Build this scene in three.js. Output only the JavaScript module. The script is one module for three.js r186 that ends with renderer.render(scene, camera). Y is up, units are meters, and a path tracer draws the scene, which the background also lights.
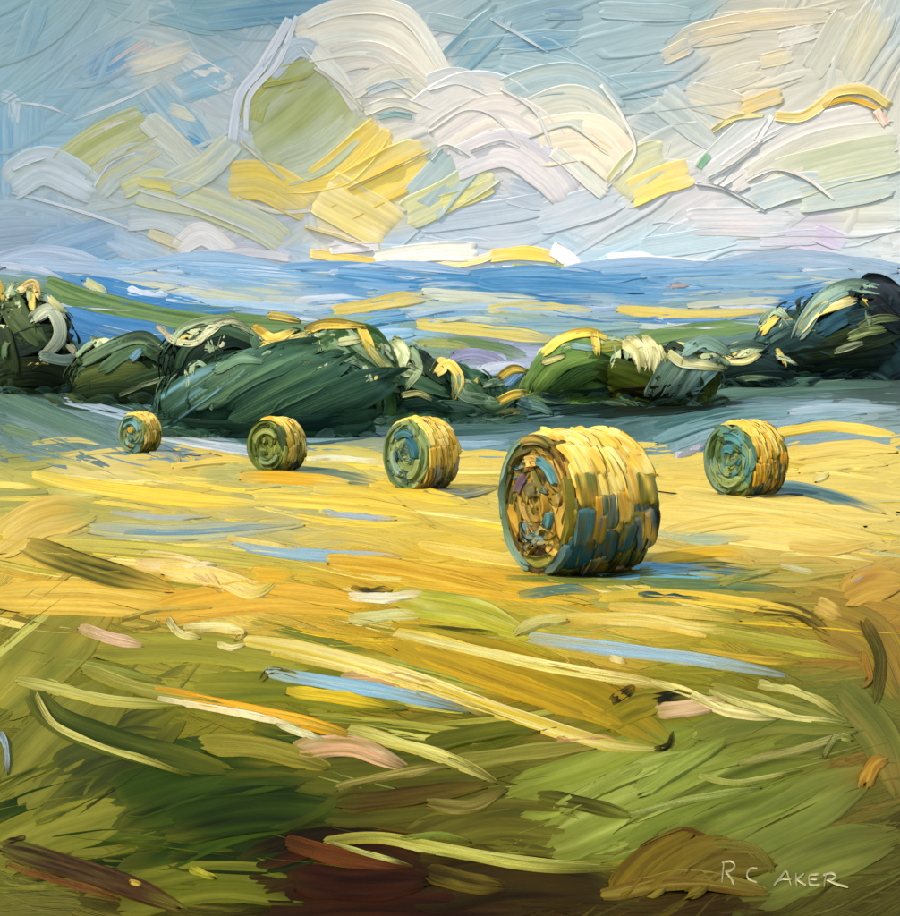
import * as THREE from 'three';
import { ImprovedNoise } from 'three/addons/math/ImprovedNoise.js';
import { mergeGeometries, mergeVertices } from 'three/addons/utils/BufferGeometryUtils.js';

// ---------------------------------------------------------------- camera, sky, sun, exposure
const F = 1105, CX = 450, HY = 403, EYE = 1.79;          // focal length and horizon of the photograph, eye height in metres
const scene = new THREE.Scene();
const camera = new THREE.PerspectiveCamera(2 * Math.atan(458 / F) * 180 / Math.PI, 900 / 916, 0.1, 6000);
camera.position.set(0, EYE, 0);
camera.lookAt(0, EYE, -10);
camera.setViewOffset(900, 916, 0, 458 - HY, 900, 916);
camera.updateProjectionMatrix();
const renderer = new THREE.WebGLRenderer({ antialias: true });
renderer.setSize(1006, 1024);
renderer.toneMapping = THREE.LinearToneMapping;
renderer.toneMappingExposure = 2.2;
renderer.shadowMap.enabled = true;

const noise = new ImprovedNoise();
const N = (x, y, z = 0.37) => noise.noise(x, y, z);
{
  const w = 512, h = 256, data = new Float32Array(w * h * 4);
  for (let j = 0; j < h; j++) for (let i = 0; i < w; i++) {
    const el = ((j + 0.5) / h - 0.5) * Math.PI, az = i / w * 2 * Math.PI;
    const x = Math.cos(el) * Math.cos(az), y = Math.sin(el), z = Math.cos(el) * Math.sin(az);
    const up = Math.max(0, y);
    let n = N(x * 2.2 + 7, y * 5, z * 2.2) + 0.5 * N(x * 5, y * 11 + 3, z * 5);
    const c = THREE.MathUtils.smoothstep(n, -0.25, 0.55);          // broken cloud
    const g = Math.pow(up, 0.5);
    const blue = [0.72 - 0.22 * g, 0.80 - 0.14 * g, 0.98 - 0.02 * g], cl = [0.97, 0.94, 0.96];
    const k = (j * w + i) * 4;
    for (let q = 0; q < 3; q++) data[k + q] = y < -0.02 ? [0.42, 0.36, 0.2][q] : (blue[q] * (1 - c) + cl[q] * c);
    data[k + 3] = 1;
  }
  const t = new THREE.DataTexture(data, w, h, THREE.RGBAFormat, THREE.FloatType);
  t.mapping = THREE.EquirectangularReflectionMapping;
  t.magFilter = THREE.LinearFilter; t.minFilter = THREE.LinearFilter; t.needsUpdate = true;
  scene.background = t; scene.environment = t;
  scene.backgroundIntensity = 0.95; scene.environmentIntensity = 0.95;
}
const sun = new THREE.DirectionalLight(0xffeed4, 2.6);
sun.position.set(-57, 70, 24); sun.target.position.set(0, 0, -14);
sun.castShadow = true; sun.shadow.radius = 3; sun.shadow.mapSize.set(4096, 4096);
Object.assign(sun.shadow.camera, { left: -90, right: 90, top: 90, bottom: -90, near: 1, far: 320 });
scene.add(sun, sun.target);

// ---------------------------------------------------------------- small tools
function mulberry(a) { return () => { a |= 0; a = a + 0x6D2B79F5 | 0; let t = Math.imul(a ^ a >>> 15, 1 | a); t = t + Math.imul(t ^ t >>> 7, 61 | t) ^ t; return ((t ^ t >>> 14) >>> 0) / 4294967296; }; }
let R = mulberry(11);
const rr = (a, b) => a + (b - a) * R();
const taken = {};
function numbered(n) { const k = taken[n] = (taken[n] ?? -1) + 1; return k ? `${n}_${String(k).padStart(3, '0')}` : n; }
function thing(name, label, category, group, pos) {
  const o = new THREE.Group(); o.name = numbered(name); scene.add(o);
  if (pos) o.position.copy(pos);
  o.userData = { label, category }; if (group) o.userData.group = group;
  return o;
}
// pigment: colour as the photograph shows it (sRGB hex) -> linear base colour; k is the light that kind of surface receives
const cache = new Map();
function pig(hex, k) {
  const key = hex + k; let c = cache.get(key);
  if (!c) { let [r, g, b] = [0, 2, 4].map(i => parseInt(hex.slice(i, i + 2), 16) / 255);
    if (b > g && g > r) { g += .28 * (b - g); b -= .12 * (b - r); }                 // the blues are cobalt with a touch of green
    if (k === K.land && r > .66 && r > g && g > b) { if (r - g > .15) g += .15 * (r - g); r = Math.min(1, r + .02); g = Math.min(1, g + .02); }   // straw: cadmium yellow warms the ochres
    c = new THREE.Color().setRGB(r, g, b, THREE.SRGBColorSpace); c.setRGB(Math.min(c.r / k[0], .9), Math.min(c.g / k[1], .9), Math.min(c.b / (b > r ? Math.min(k[2], 2) : k[2]), .9)); cache.set(key, c); }
  return c;
}

// ---------------------------------------------------------------- oil paint: bristle grain shared by every stroke
function grainTexture(lo, seed, srgb) {
  const w = 512, h = 256, d = new Uint8Array(w * h * 4);
  for (let j = 0; j < h; j++) for (let i = 0; i < w; i++) {
    const x = i / w * 8, y = j / h;
    const wrap = (fx, fy) => { const a = i / w; return N(x * fx, y * fy, seed) * (1 - a) + N((x - 8) * fx, y * fy, seed) * a; };
    let v = .5 + .55 * wrap(.25, 17) + .4 * wrap(.45, 41) + .25 * wrap(1.6, 70) + .18 * wrap(6, 26);
    v = Math.max(0, Math.min(1, v));
    const c = Math.round(255 * (lo + (1 - lo) * v)), k = (j * w + i) * 4;
    d[k] = d[k + 1] = d[k + 2] = c; d[k + 3] = 255;
  }
  const t = new THREE.DataTexture(d, w, h); t.wrapS = t.wrapT = THREE.RepeatWrapping;
  t.magFilter = THREE.LinearFilter; t.minFilter = THREE.LinearMipmapLinearFilter; t.generateMipmaps = true;
  if (srgb) t.colorSpace = THREE.SRGBColorSpace; t.needsUpdate = true; return t;
}
const grainBump = grainTexture(0, 3.3), grainTone = grainTexture(.84, 5.1, true);
const paint = (bump, rough = .5, spec = .5) => new THREE.MeshPhysicalMaterial({ vertexColors: true, map: grainTone, bumpMap: grainBump, bumpScale: bump, roughness: rough, specularIntensity: spec, side: THREE.DoubleSide });
const MAT = { near: paint(.006, .5, .015), field: paint(.015, .6, .015), meadow: paint(.05, .65, .015), hill: paint(.2, .75, .01), sky: paint(.08, .6, .12), tree: paint(.03, .45, .07), bale: paint(.005, .4, .18), baleFar: paint(.009, .45, .12) };

// One stroke of paint. S(p, q) gives point, lift direction and metres per unit; pts is the centre line in (p, q).
// o.mix(p, q): the wet paint already there, picked up by the knife where the stroke runs out (o.m0 over the whole stroke, o.m1 at its end)
const _c = new THREE.Color();
function strokeGeo(S, pts, w, cols, k, o = {}) {
  const curve = new THREE.SplineCurve(pts.map(p => new THREE.Vector2(p[0], p[1])));
  let len = 0; for (let i = 1; i < pts.length; i++) len += Math.hypot(pts[i][0] - pts[i - 1][0], pts[i][1] - pts[i - 1][1]);
  const n = o.n ?? Math.max(8, Math.min(56, Math.round(len / w * 5) + 8)), m = o.m ?? 14;
  const t = o.t ?? 2, bead = o.b ?? t * .7, h0 = o.h ?? 0, rag = (o.r ?? .4) * w, s0 = o.s ?? .45, e0 = o.e ?? .3;
  const seed = R() * 200, sd2 = R() * 200, ar = Math.min(9, len / w), uvl = len / w, fine = o.f ?? .2, side = R() < .5 ? -1 : 1;
  const P = curve.getSpacedPoints(n), C = cols.map(c => pig(c, k));
  const js = [], je = [], vs = [];
  for (let j = 0; j <= m; j++) {
    const x = -1 + 2 * (j - 1) / (m - 2);
    vs.push(j === 0 ? -1.02 : j === m ? 1.02 : Math.sin(x * Math.PI / 2 * .93) / Math.sin(Math.PI / 2 * .93));
    js.push(-rag * (.5 + N(j * .5, seed) + .3 * R() - .15)); je.push(rag * (.6 + 1.3 * N(j * .45 + 50, seed) + .4 * R() - .2));
  }
  js[0] = js[1]; je[0] = je[1]; js[m] = js[m - 1]; je[m] = je[m - 1];
  const pos = [], lift = [], col = [], uv = [], idx = [], u0 = R() * 8, v0 = R();
  for (let i = 0; i <= n; i++) {
    const u = i / n, a = P[Math.max(0, i - 1)], b = P[Math.min(n, i + 1)];
    let tx = b.x - a.x, ty = b.y - a.y; const tl = Math.hypot(tx, ty) || 1; tx /= tl; ty /= tl;
    const hw = w / 2 * Math.min(1, s0 + (1 - s0) * Math.sqrt(u / .12), e0 + (1 - e0) * Math.sqrt((1 - u) / .3)) * (1 + .18 * N(u * ar * .5, seed, 3));
    for (let j = 0; j <= m; j++) {
      const v = vs[j], edge = Math.max(0, 1 - Math.abs(v));
      const sh = js[j] * (1 - u) * (1 - u) + je[j] * u * u;
      const wob = 1 + (edge < .03 ? .09 * N(u * ar * .9 + (v > 0 ? 7 : 31), sd2) : 0);
      const px = P[i].x + tx * sh - ty * hw * v * wob, py = P[i].y + ty * sh + tx * hw * v * wob;
      let h;
      const fall = Math.min(1, (1 - u) / .25 + .25);
      if (j === 0 || j === m || i === 0 || i === n) h = o.edge ?? -.3;
      else h = h0 + (t * (.45 + (o.q ?? .6) * N(v * 2.1 + seed, u * ar * .25) + fine * N(v * 9 + sd2, u * ar * .35)) + bead * (v * side > 0 ? 1.5 : .2) * Math.exp(-((edge / .11) ** 2)) * Math.max(0, .5 + 1.1 * N(u * ar * .6 + v * 3, seed))) * fall;
      const q = S(px, py), s = q[6] * h;
      pos.push(q[0] + q[3] * s, q[1] + q[4] * s, q[2] + q[5] * s); lift.push(q[3], q[4], q[5]);
      uv.push(u0 + u * uvl * .12, v0 + v * .5 * (o.g ?? .6));
      let f = .5 + (o.c ?? 1) * (1.15 * N(v * 1.7 + sd2, u * 1.1 + seed, 9) + .9 * N(v * 5.5 + seed, u * .9 + sd2, 4) + .6 * N(v * 13 + sd2, u * .7 + seed, 6));
      f = Math.max(0, Math.min(.9999, f)) * (C.length - 1);
      const c0 = C[Math.floor(f)], c1 = C[Math.min(C.length - 1, Math.floor(f) + 1)], g = f - Math.floor(f);
      const d = 1 + .16 * (o.c ?? 1) * N(v * 11, u * 2 + seed, sd2);
      let cr = c0.r + (c1.r - c0.r) * g, cg = c0.g + (c1.g - c0.g) * g, cb = c0.b + (c1.b - c0.b) * g;
      if (o.mix) {
        const dry = .5 + 1.1 * N(v * 5 + sd2, u * 1.5 + seed, 21);
        const mw = Math.max(0, Math.min(1, (o.m0 ?? 0) + (o.ms ?? 0) * (1 - THREE.MathUtils.smoothstep(u - .25 * (dry - .5), 0, .3)) + (o.m1 ?? .8) * THREE.MathUtils.smoothstep(u + .35 * (dry - .5), .6, 1.05)));
        if (mw > 0) { o.mix(px, py, _c); cr += (_c.r - cr) * mw; cg += (_c.g - cg) * mw; cb += (_c.b - cb) * mw; }
      }
      col.push(cr * d, cg * d, cb * d);
    }
  }
  const face = (a, b, c) => {                                          // every face looks out of the surface, also where the paint folds
    const ax = pos[b * 3] - pos[a * 3], ay = pos[b * 3 + 1] - pos[a * 3 + 1], az = pos[b * 3 + 2] - pos[a * 3 + 2], bx = pos[c * 3] - pos[a * 3], by = pos[c * 3 + 1] - pos[a * 3 + 1], bz = pos[c * 3 + 2] - pos[a * 3 + 2];
    const d = (ay * bz - az * by) * lift[a * 3] + (az * bx - ax * bz) * lift[a * 3 + 1] + (ax * by - ay * bx) * lift[a * 3 + 2];
    if (d >= 0) idx.push(a, b, c); else idx.push(a, c, b);
  };
  for (let i = 0; i < n; i++) for (let j = 0; j < m; j++) { const a = i * (m + 1) + j, b = a + m + 1; face(a, b, a + 1); face(b, b + 1, a + 1); }
  const g = new THREE.BufferGeometry();
  g.setAttribute('position', new THREE.Float32BufferAttribute(pos, 3));
  g.setAttribute('uv', new THREE.Float32BufferAttribute(uv, 2));
  g.setAttribute('color', new THREE.Float32BufferAttribute(col, 3));
  g.setIndex(idx); g.computeVertexNormals();
  const nn = g.attributes.normal.array;
  for (let i = 0; i < nn.length; i += 3) {
    const d = nn[i] * lift[i] + nn[i + 1] * lift[i + 1] + nn[i + 2] * lift[i + 2];
    if (d < .25) { let x = nn[i] + lift[i] * (.25 - d), y = nn[i + 1] + lift[i + 1] * (.25 - d), z = nn[i + 2] + lift[i + 2] * (.25 - d); const l = Math.hypot(x, y, z) || 1; nn[i] = x / l; nn[i + 1] = y / l; nn[i + 2] = z / l; }
  }
  return g;
}
function addMesh(name, g, m, parent) {
  const o = new THREE.Mesh(g, m); o.name = name; o.castShadow = o.receiveShadow = true;
  if (parent) { const p = parent.position; if (p.x || p.y || p.z) g.translate(-p.x, -p.y, -p.z); parent.add(o); }
  return o;
}
// a table of strokes, one a line:  x,y x,y ... | width | colours | options (t thickness, b edge bead, r ragged ends, s/e end widths, h lift)
function rows(text) {
  return text.trim().split('\n').filter(l => l.trim()).map(l => {
    const [p, w, c, o] = l.split('|').map(s => s.trim());
    const opt = {}; if (o) for (const t of o.split(/\s+/)) opt[t[0]] = parseFloat(t.slice(1));
    return { pts: p.split(/\s+/).map(s => s.split(',').map(Number)), w: parseFloat(w), cols: c.split(/\s+/), opt };
  });
}
// colour fields for the laid-in strokes: x, y, colour, angle
function field(text) { return text.trim().split(/\s*;\s*/).filter(Boolean).map(s => { const [x, y, c, a] = s.trim().split(/\s+/); return [+x, +y, c, +(a ?? 0)]; }); }
function nearest(fl, x, y, sx = 1, sy = 1) { let b = null, bd = 1e9; for (const f of fl) { const d = ((f[0] - x) * sx) ** 2 + ((f[1] - y) * sy) ** 2; if (d < bd) { bd = d; b = f; } } return b; }

// paint mixed between the table's colours
function blender(fl, k, ax = 1, ay = 1) {
  const L = fl.map(f => [f[0], f[1], pig(f[2], k)]);
  return (x, y, out) => {
    let w = 0, r = 0, g = 0, b = 0;
    for (const [fx, fy, c] of L) { const dx = (fx - x) * ax, dy = (fy - y) * ay, d = dx * dx + dy * dy; if (d > 22000) continue; const q = 1 / (d * d + 6e4); w += q; r += c.r * q; g += c.g * q; b += c.b * q; }
    if (w) out.setRGB(r / w, g / w, b / w); else { const f = nearest(fl, x, y, ax, ay); out.copy(pig(f[2], k)); }
    return out;
  };
}

// ---------------------------------------------------------------- the lie of the land
const PROFILE = [[450, 42.08], [435, 50], [410, 62], [385, 78], [365, 100], [340, 145], [310, 230], [285, 330], [272, 430]];
function depthOf(y) {
  if (y >= 450) return EYE * F / (y - HY);
  for (let i = 1; i < PROFILE.length; i++) if (y >= PROFILE[i][0]) { const [a, d] = PROFILE[i - 1], [b, e] = PROFILE[i]; const t = (y - a) / (b - a); return Math.exp(Math.log(d) * (1 - t) + Math.log(e) * t); }
  return 430 * (1 + (272 - y) * .02);
}
function landHeight(d) {
  if (d <= 42.08) return 0;
  for (let i = 1; i < PROFILE.length; i++) if (d <= PROFILE[i][1]) { const [a, e] = PROFILE[i - 1], [b, g] = PROFILE[i]; const t = (Math.log(d) - Math.log(e)) / (Math.log(g) - Math.log(e)); return EYE - (a + (b - a) * t - HY) * d / F; }
  const [y, d1] = PROFILE[PROFILE.length - 1]; return EYE - (y - HY) * d1 / F;
}
const landS = (x, y) => { const d = depthOf(Math.min(y, 1400)); return [(x - CX) / F * d, EYE - (y - HY) / F * d, -d, 0, 1, 0, d / F]; };
const SKYR = 1500;
const skyS = (x, y) => { const X = (x - CX) / F, Y = -(y - HY) / F, l = Math.hypot(X, Y, 1); const s = SKYR / l; return [X * s, EYE + Y * s, -s, -X / l, -Y / l, 1 / l, SKYR / F]; };
const K = { sky: [1.02, 1.04, 1.01], land: [1.97, 1.95, 2.45], meadow: [2.15, 2.1, 1.85], hill: [2.35, 2.25, 2.1], tree: [1.45, 1.42, 1.45], bale: [1.5, 1.48, 1.75] };

// ---------------------------------------------------------------- land: one sheet to the horizon, then the paint that lies on it
const baseMat = new THREE.MeshStandardMaterial({ vertexColors: true, roughness: .8, map: grainTone });
function landSheet(name, d0, d1, tones, k) {
  const g = new THREE.BufferGeometry(), pos = [], uv = [], col = [], idx = [], nd = 60, nx = 60;
  for (let i = 0; i <= nd; i++) for (let j = 0; j <= nx; j++) {
    const d = d0 + (d1 - d0) * (i / nd) ** 1.6, x = (j / nx - .5) * (d1 > 100 ? 1800 : 260), y = landHeight(d) - .02 - d * .0006;
    pos.push(x, y, -d); uv.push(x * .1, d * .1);
    const f = Math.max(0, Math.min(.999, .5 + N(x * .05, d * .08) * .9)) * (tones.length - 1), a = pig(tones[Math.floor(f)], k), b = pig(tones[Math.floor(f) + 1], k), q = f % 1;
    col.push(a.r + (b.r - a.r) * q, a.g + (b.g - a.g) * q, a.b + (b.b - a.b) * q);
  }
  for (let i = 0; i < nd; i++) for (let j = 0; j < nx; j++) { const a = i * (nx + 1) + j, b = a + nx + 1; idx.push(a, a + 1, b, b, a + 1, b + 1); }
  g.setAttribute('position', new THREE.Float32BufferAttribute(pos, 3)); g.setAttribute('uv', new THREE.Float32BufferAttribute(uv, 2)); g.setAttribute('color', new THREE.Float32BufferAttribute(col, 3));
  g.setIndex(idx); g.computeVertexNormals();
  const o = new THREE.Mesh(g, baseMat); o.name = name; o.receiveShadow = o.castShadow = true; o.userData = { kind: 'structure' }; scene.add(o);
  return o;
}
const fieldGround = landSheet('field', -40, 42.3, ['8c7f38', 'c2a850', '9a9040'], K.land);
const meadow = landSheet('meadow', 42.2, 92, ['5f7f70', '7f9a8c', '4c6c5c'], K.meadow);
const hills = landSheet('hills', 91.8, 1300, ['7f9fc0', '9ab6c8', '88a888'], K.hill);
const sky = new THREE.Group(); sky.name = 'sky'; sky.userData = { kind: 'structure' }; scene.add(sky);
{
  const g = new THREE.BufferGeometry(), pos = [], uv = [], col = [], idx = [], n = 40;
  for (let i = 0; i <= n; i++) for (let j = 0; j <= n; j++) {
    const x = -420 + 1740 * j / n, y = -160 + 620 * i / n, q = skyS(x, y), c = pig(N(x * .01, y * .01) > 0 ? 'b4c6cf' : 'a8bccb', K.sky);
    pos.push(q[0] * 1.0006, q[1], q[2] * 1.0006); col.push(c.r, c.g, c.b);
  }
  for (let i = 0; i < n; i++) for (let j = 0; j < n; j++) { const a = i * (n + 1) + j, b = a + n + 1; idx.push(a, b, a + 1, b, b + 1, a + 1); }
  g.setAttribute('position', new THREE.Float32BufferAttribute(pos, 3)); g.setAttribute('color', new THREE.Float32BufferAttribute(col, 3));
  g.setIndex(idx); g.computeVertexNormals(); addMesh('backdrop', g, new THREE.MeshStandardMaterial({ vertexColors: true, roughness: .8, side: THREE.DoubleSide }), sky);
}
// laid-in strokes follow a table of the paint's colours; the largest are parts, the rest one underlayer
function layIn(parent, S, fl, box, k, mat, opt) {
  const list = [];
  for (const [pi, [sx, sy, L, W, jit, lift]] of opt.passes.entries()) for (let y = box[1]; y < box[3]; y += sy) for (let x = box[0] + rr(0, sx); x < box[2]; x += sx) {
    const px = x + rr(-.5, .5) * sx, py = y + rr(-.5, .5) * sy; if (opt.skip && opt.skip(px, py, pi)) continue;
    const near = nearest(fl, px + rr(-jit, jit), py + rr(-jit, jit) * .5, opt.ax ?? 1, opt.ay ?? 1);
    const ang = (near[3] + rr(-1, 1) * (opt.spread ?? 9)) * Math.PI / 180, l = L * rr(.55, 1.35) * (opt.sz ? opt.sz(py) : 1), w = W * rr(.6, 1.4) * (opt.sz ? opt.sz(py) : 1);
    const cols = [near[2]]; for (let q = 0; q < 2; q++) cols.push(nearest(fl, px + rr(-jit, jit), py + rr(-jit, jit) * .6, opt.ax ?? 1, opt.ay ?? 1)[2]);
    if (R() < .5) cols.reverse();
    const c = Math.cos(ang), s = Math.sin(ang), bow = rr(-1, 1) * (opt.bow ?? .12) * l;
    list.push({ pts: [[px - c * l / 2, py - s * l / 2], [px - s * bow, py + c * bow], [px + c * l / 2, py + s * l / 2]], w, cols, area: l * w * (px > 0 && px < 900 && py < 916 && py > 0 ? 1 : .01), o: { t: opt.t ?? .7, h: lift + rr(0, opt.hv ?? .5), n: opt.n ?? 16, m: opt.m ?? 8, r: .35, b: opt.b ?? .6, s: .5, e: .35, g: .9, f: opt.f ?? .15, q: opt.q, c: opt.c, mix: opt.mix, m0: opt.m0 ?? .45, m1: .5 } });
  }
  const rank = list.map(s => s.area).sort((a, b) => b - a)[Math.min(list.length - 1, opt.parts)];
  const rest = [], mf = typeof mat === 'function' ? mat : () => mat;
  for (const s of list) { const g = strokeGeo(S, s.pts, s.w, s.cols, k, s.o); if (s.area > rank) addMesh('brush_stroke', g, mf(s.pts[1][1]), parent); else rest.push(g); }
  if (rest.length) { const o = addMesh('underpainting', mergeGeometries(rest), mf(500), parent); o.userData.kind = 'stuff'; }
}
function lay(parent, S, text, k, mat, def = {}) {
  let i = 0; const mf = typeof mat === 'function' ? mat : () => mat;
  for (const s of rows(text)) {
    const o = { h: (def.h0 ?? 1.6) + (i++) * (def.dh ?? .012), t: def.t ?? 2, mix: def.mix, m1: def.m1, ms: def.ms, f: def.f, q: def.q, c: def.c, r: def.r, s: def.s, e: def.e, ...s.opt }; const q = (def.tk ?? 1) * (s.w < 5 ? 1.7 : 1); o.t *= q; if (o.b) o.b *= q;
    addMesh(s.w < 5 ? 'paint_ridge' : 'brush_stroke', strokeGeo(S, s.pts, s.w * (s.w < 7 ? 1 : def.wk ?? 1), s.cols, k, o), mf(s.pts[0][1]), parent);
  }
}

// thin loaded streaks dragged over a wet area
function streaks(parent, mix, k, mat, count, [x0, y0, x1, y1], cols, angle, [l0, l1], [w0, w1], lift) {
  const mf = typeof mat === 'function' ? mat : () => mat;
  for (let i = 0; i < count; i++) {
    const x = rr(x0, x1), y = rr(y0, y1), a = angle(x, y) * Math.PI / 180, l = rr(l0, l1), c = Math.cos(a) * l / 2, s = Math.sin(a) * l / 2, bow = rr(-.04, .06) * l, w = rr(w0, w1);
    const pick = () => cols[Math.floor(R() * cols.length)], c1 = pick();
    addMesh('brush_stroke', strokeGeo(landS, [[x - c, y - s], [x, y + bow], [x + c, y + s]], w, [c1, c1, pick()], k, { h: lift + rr(0, .3), t: .6, b: .9, n: 26, m: 8, r: .5, s: .3, e: .1, mix, m1: .9, ms: .5 }), mf(y), parent);
  }
}

// ---------------------------------------------------------------- sky
const SKYF = field(`20 20 9fbcc8 -30; 70 15 a8c2c4 -35; 130 30 b5cac6 -35; 200 20 8fb0bf 0; 270 10 87a9c0 0; 330 5 7f9fc0 -5; 420 10 b5c6c6 -15; 480 20 a8bfc6 -20; 550 12 96adc0 -10; 620 15 a6bdc6 -15; 700 20 9fb8c2 -10; 760 25 c6c5b4 -8; 850 20 c9c6b0 -60;
20 60 a9c3c6 -35; 60 60 a9bfcc -35; 110 70 9cb3d0 -30; 160 45 ccd2c8 -30; 220 45 a3bdc6 0; 270 45 b9c6c8 -60; 350 40 ebe3d8 -10; 430 50 dfe0da 30; 470 45 9db8c2 -40; 540 45 93aec2 -12; 600 60 a9c0c8 10; 660 50 a8bcc4 -20; 720 35 d2cbb4 -8; 780 50 cfcaba -8; 850 50 c2c3b0 -65; 890 30 b9c4c0 -60;
20 90 a9c6cc -30; 60 110 a2bfd2 -5; 110 100 aac4cf -28; 160 80 cfd2c0 -30; 200 80 c8d3cf 35; 240 60 c3d0d2 -50; 420 80 e9e2d2 30; 500 80 a9c0cb -10; 560 80 a6bec8 20; 620 90 a3bac2 25; 680 70 b6c2c2 -10; 740 80 d5cfb8 -20; 800 70 c9c9b8 -30; 880 80 c6c6b6 -60;
20 130 a3c0d6 80; 60 130 a6c2d6 -10; 110 130 b8c8b4 -25; 170 140 a3bdd6 50; 210 140 cdd5c8 -30; 230 130 d0d8d6 -40; 440 120 e0ddd2 -20; 500 110 d9d9cc -15; 560 110 c3cec4 15; 600 130 e0d5c4 40; 660 120 b4c2bf 30; 700 110 d0ccb8 30; 750 110 d9cda8 -40; 780 130 d0cfc6 -30; 840 140 d6d2bc -12; 885 130 ccccbc -15;
30 170 bccfc8 -20; 60 165 d0d8d4 -15; 110 165 c6cca4 -30; 150 165 d3d4bc -20; 220 165 c0ccc0 -30; 300 150 c6ca98 -28; 380 180 ecd57c -28; 450 160 a9bdbb -45; 490 150 d9d5ce -20; 540 150 e6ded0 30; 590 160 e3dac8 40; 650 165 d0d0bc -30; 720 150 cdd2ca -50; 770 150 cbcdc6 -30; 820 150 c3c6ac -15; 880 180 b5c2bb -15;
20 210 b3c4d0 0; 60 210 b5c3cf 10; 110 200 c3cdc8 15; 170 200 c6cfc6 20; 220 205 d3d5b8 15; 270 225 c3cbd2 10; 340 225 dcd6b0 15; 450 190 b9c6b4 -30; 460 220 b3bfd2 0; 520 195 b9bfc9 -20; 550 210 b5bccb -20; 600 215 c5cad0 -25; 650 205 cbccca 20; 640 230 b5c6d2 -20; 700 200 d3d0d2 0; 750 205 b9c5cb -35; 800 190 bcc6c0 -25; 860 210 d0d0bc 10;
20 240 a6b4c6 0; 60 240 8ea6cf -25; 100 245 9db3d3 -15; 140 240 b6c6d6 0; 165 240 d6d6c4 0; 200 245 e3deda -10; 260 245 d9d9da 0; 340 248 e0dcd6 0; 420 235 b5c0d3 0; 500 235 bcc3d0 0; 560 245 b0c3d8 -10; 640 245 a9c0d6 -15; 700 245 b9c3cb -5; 760 250 bcc2cc 0; 820 235 c2bccb 0; 870 245 c5cbd0 0;
20 265 b4c0c6 4; 100 262 b0c3d6 2; 200 262 a6bfd8 2; 300 262 bccadb 0; 400 265 a9bcd8 0; 520 268 b9c6dc 0; 620 270 a9c0da -2; 720 265 b0c2d6 0; 850 262 b0c0cc 0`);
R = mulberry(21);
const skyMix = blender(SKYF, K.sky);
layIn(sky, skyS, SKYF, [-190, -90, 1090, 300], K.sky, MAT.sky, { passes: [[95, 48, 230, 96, 18, 0], [100, 50, 160, 58, 16, .25]], parts: 130, spread: 7, t: .25, b: .45, m: 12, n: 18, m0: .72, f: .04, q: .2, c: .8, hv: .22, mix: skyMix, sz: y => y > 225 ? .7 : 1 });
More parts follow.
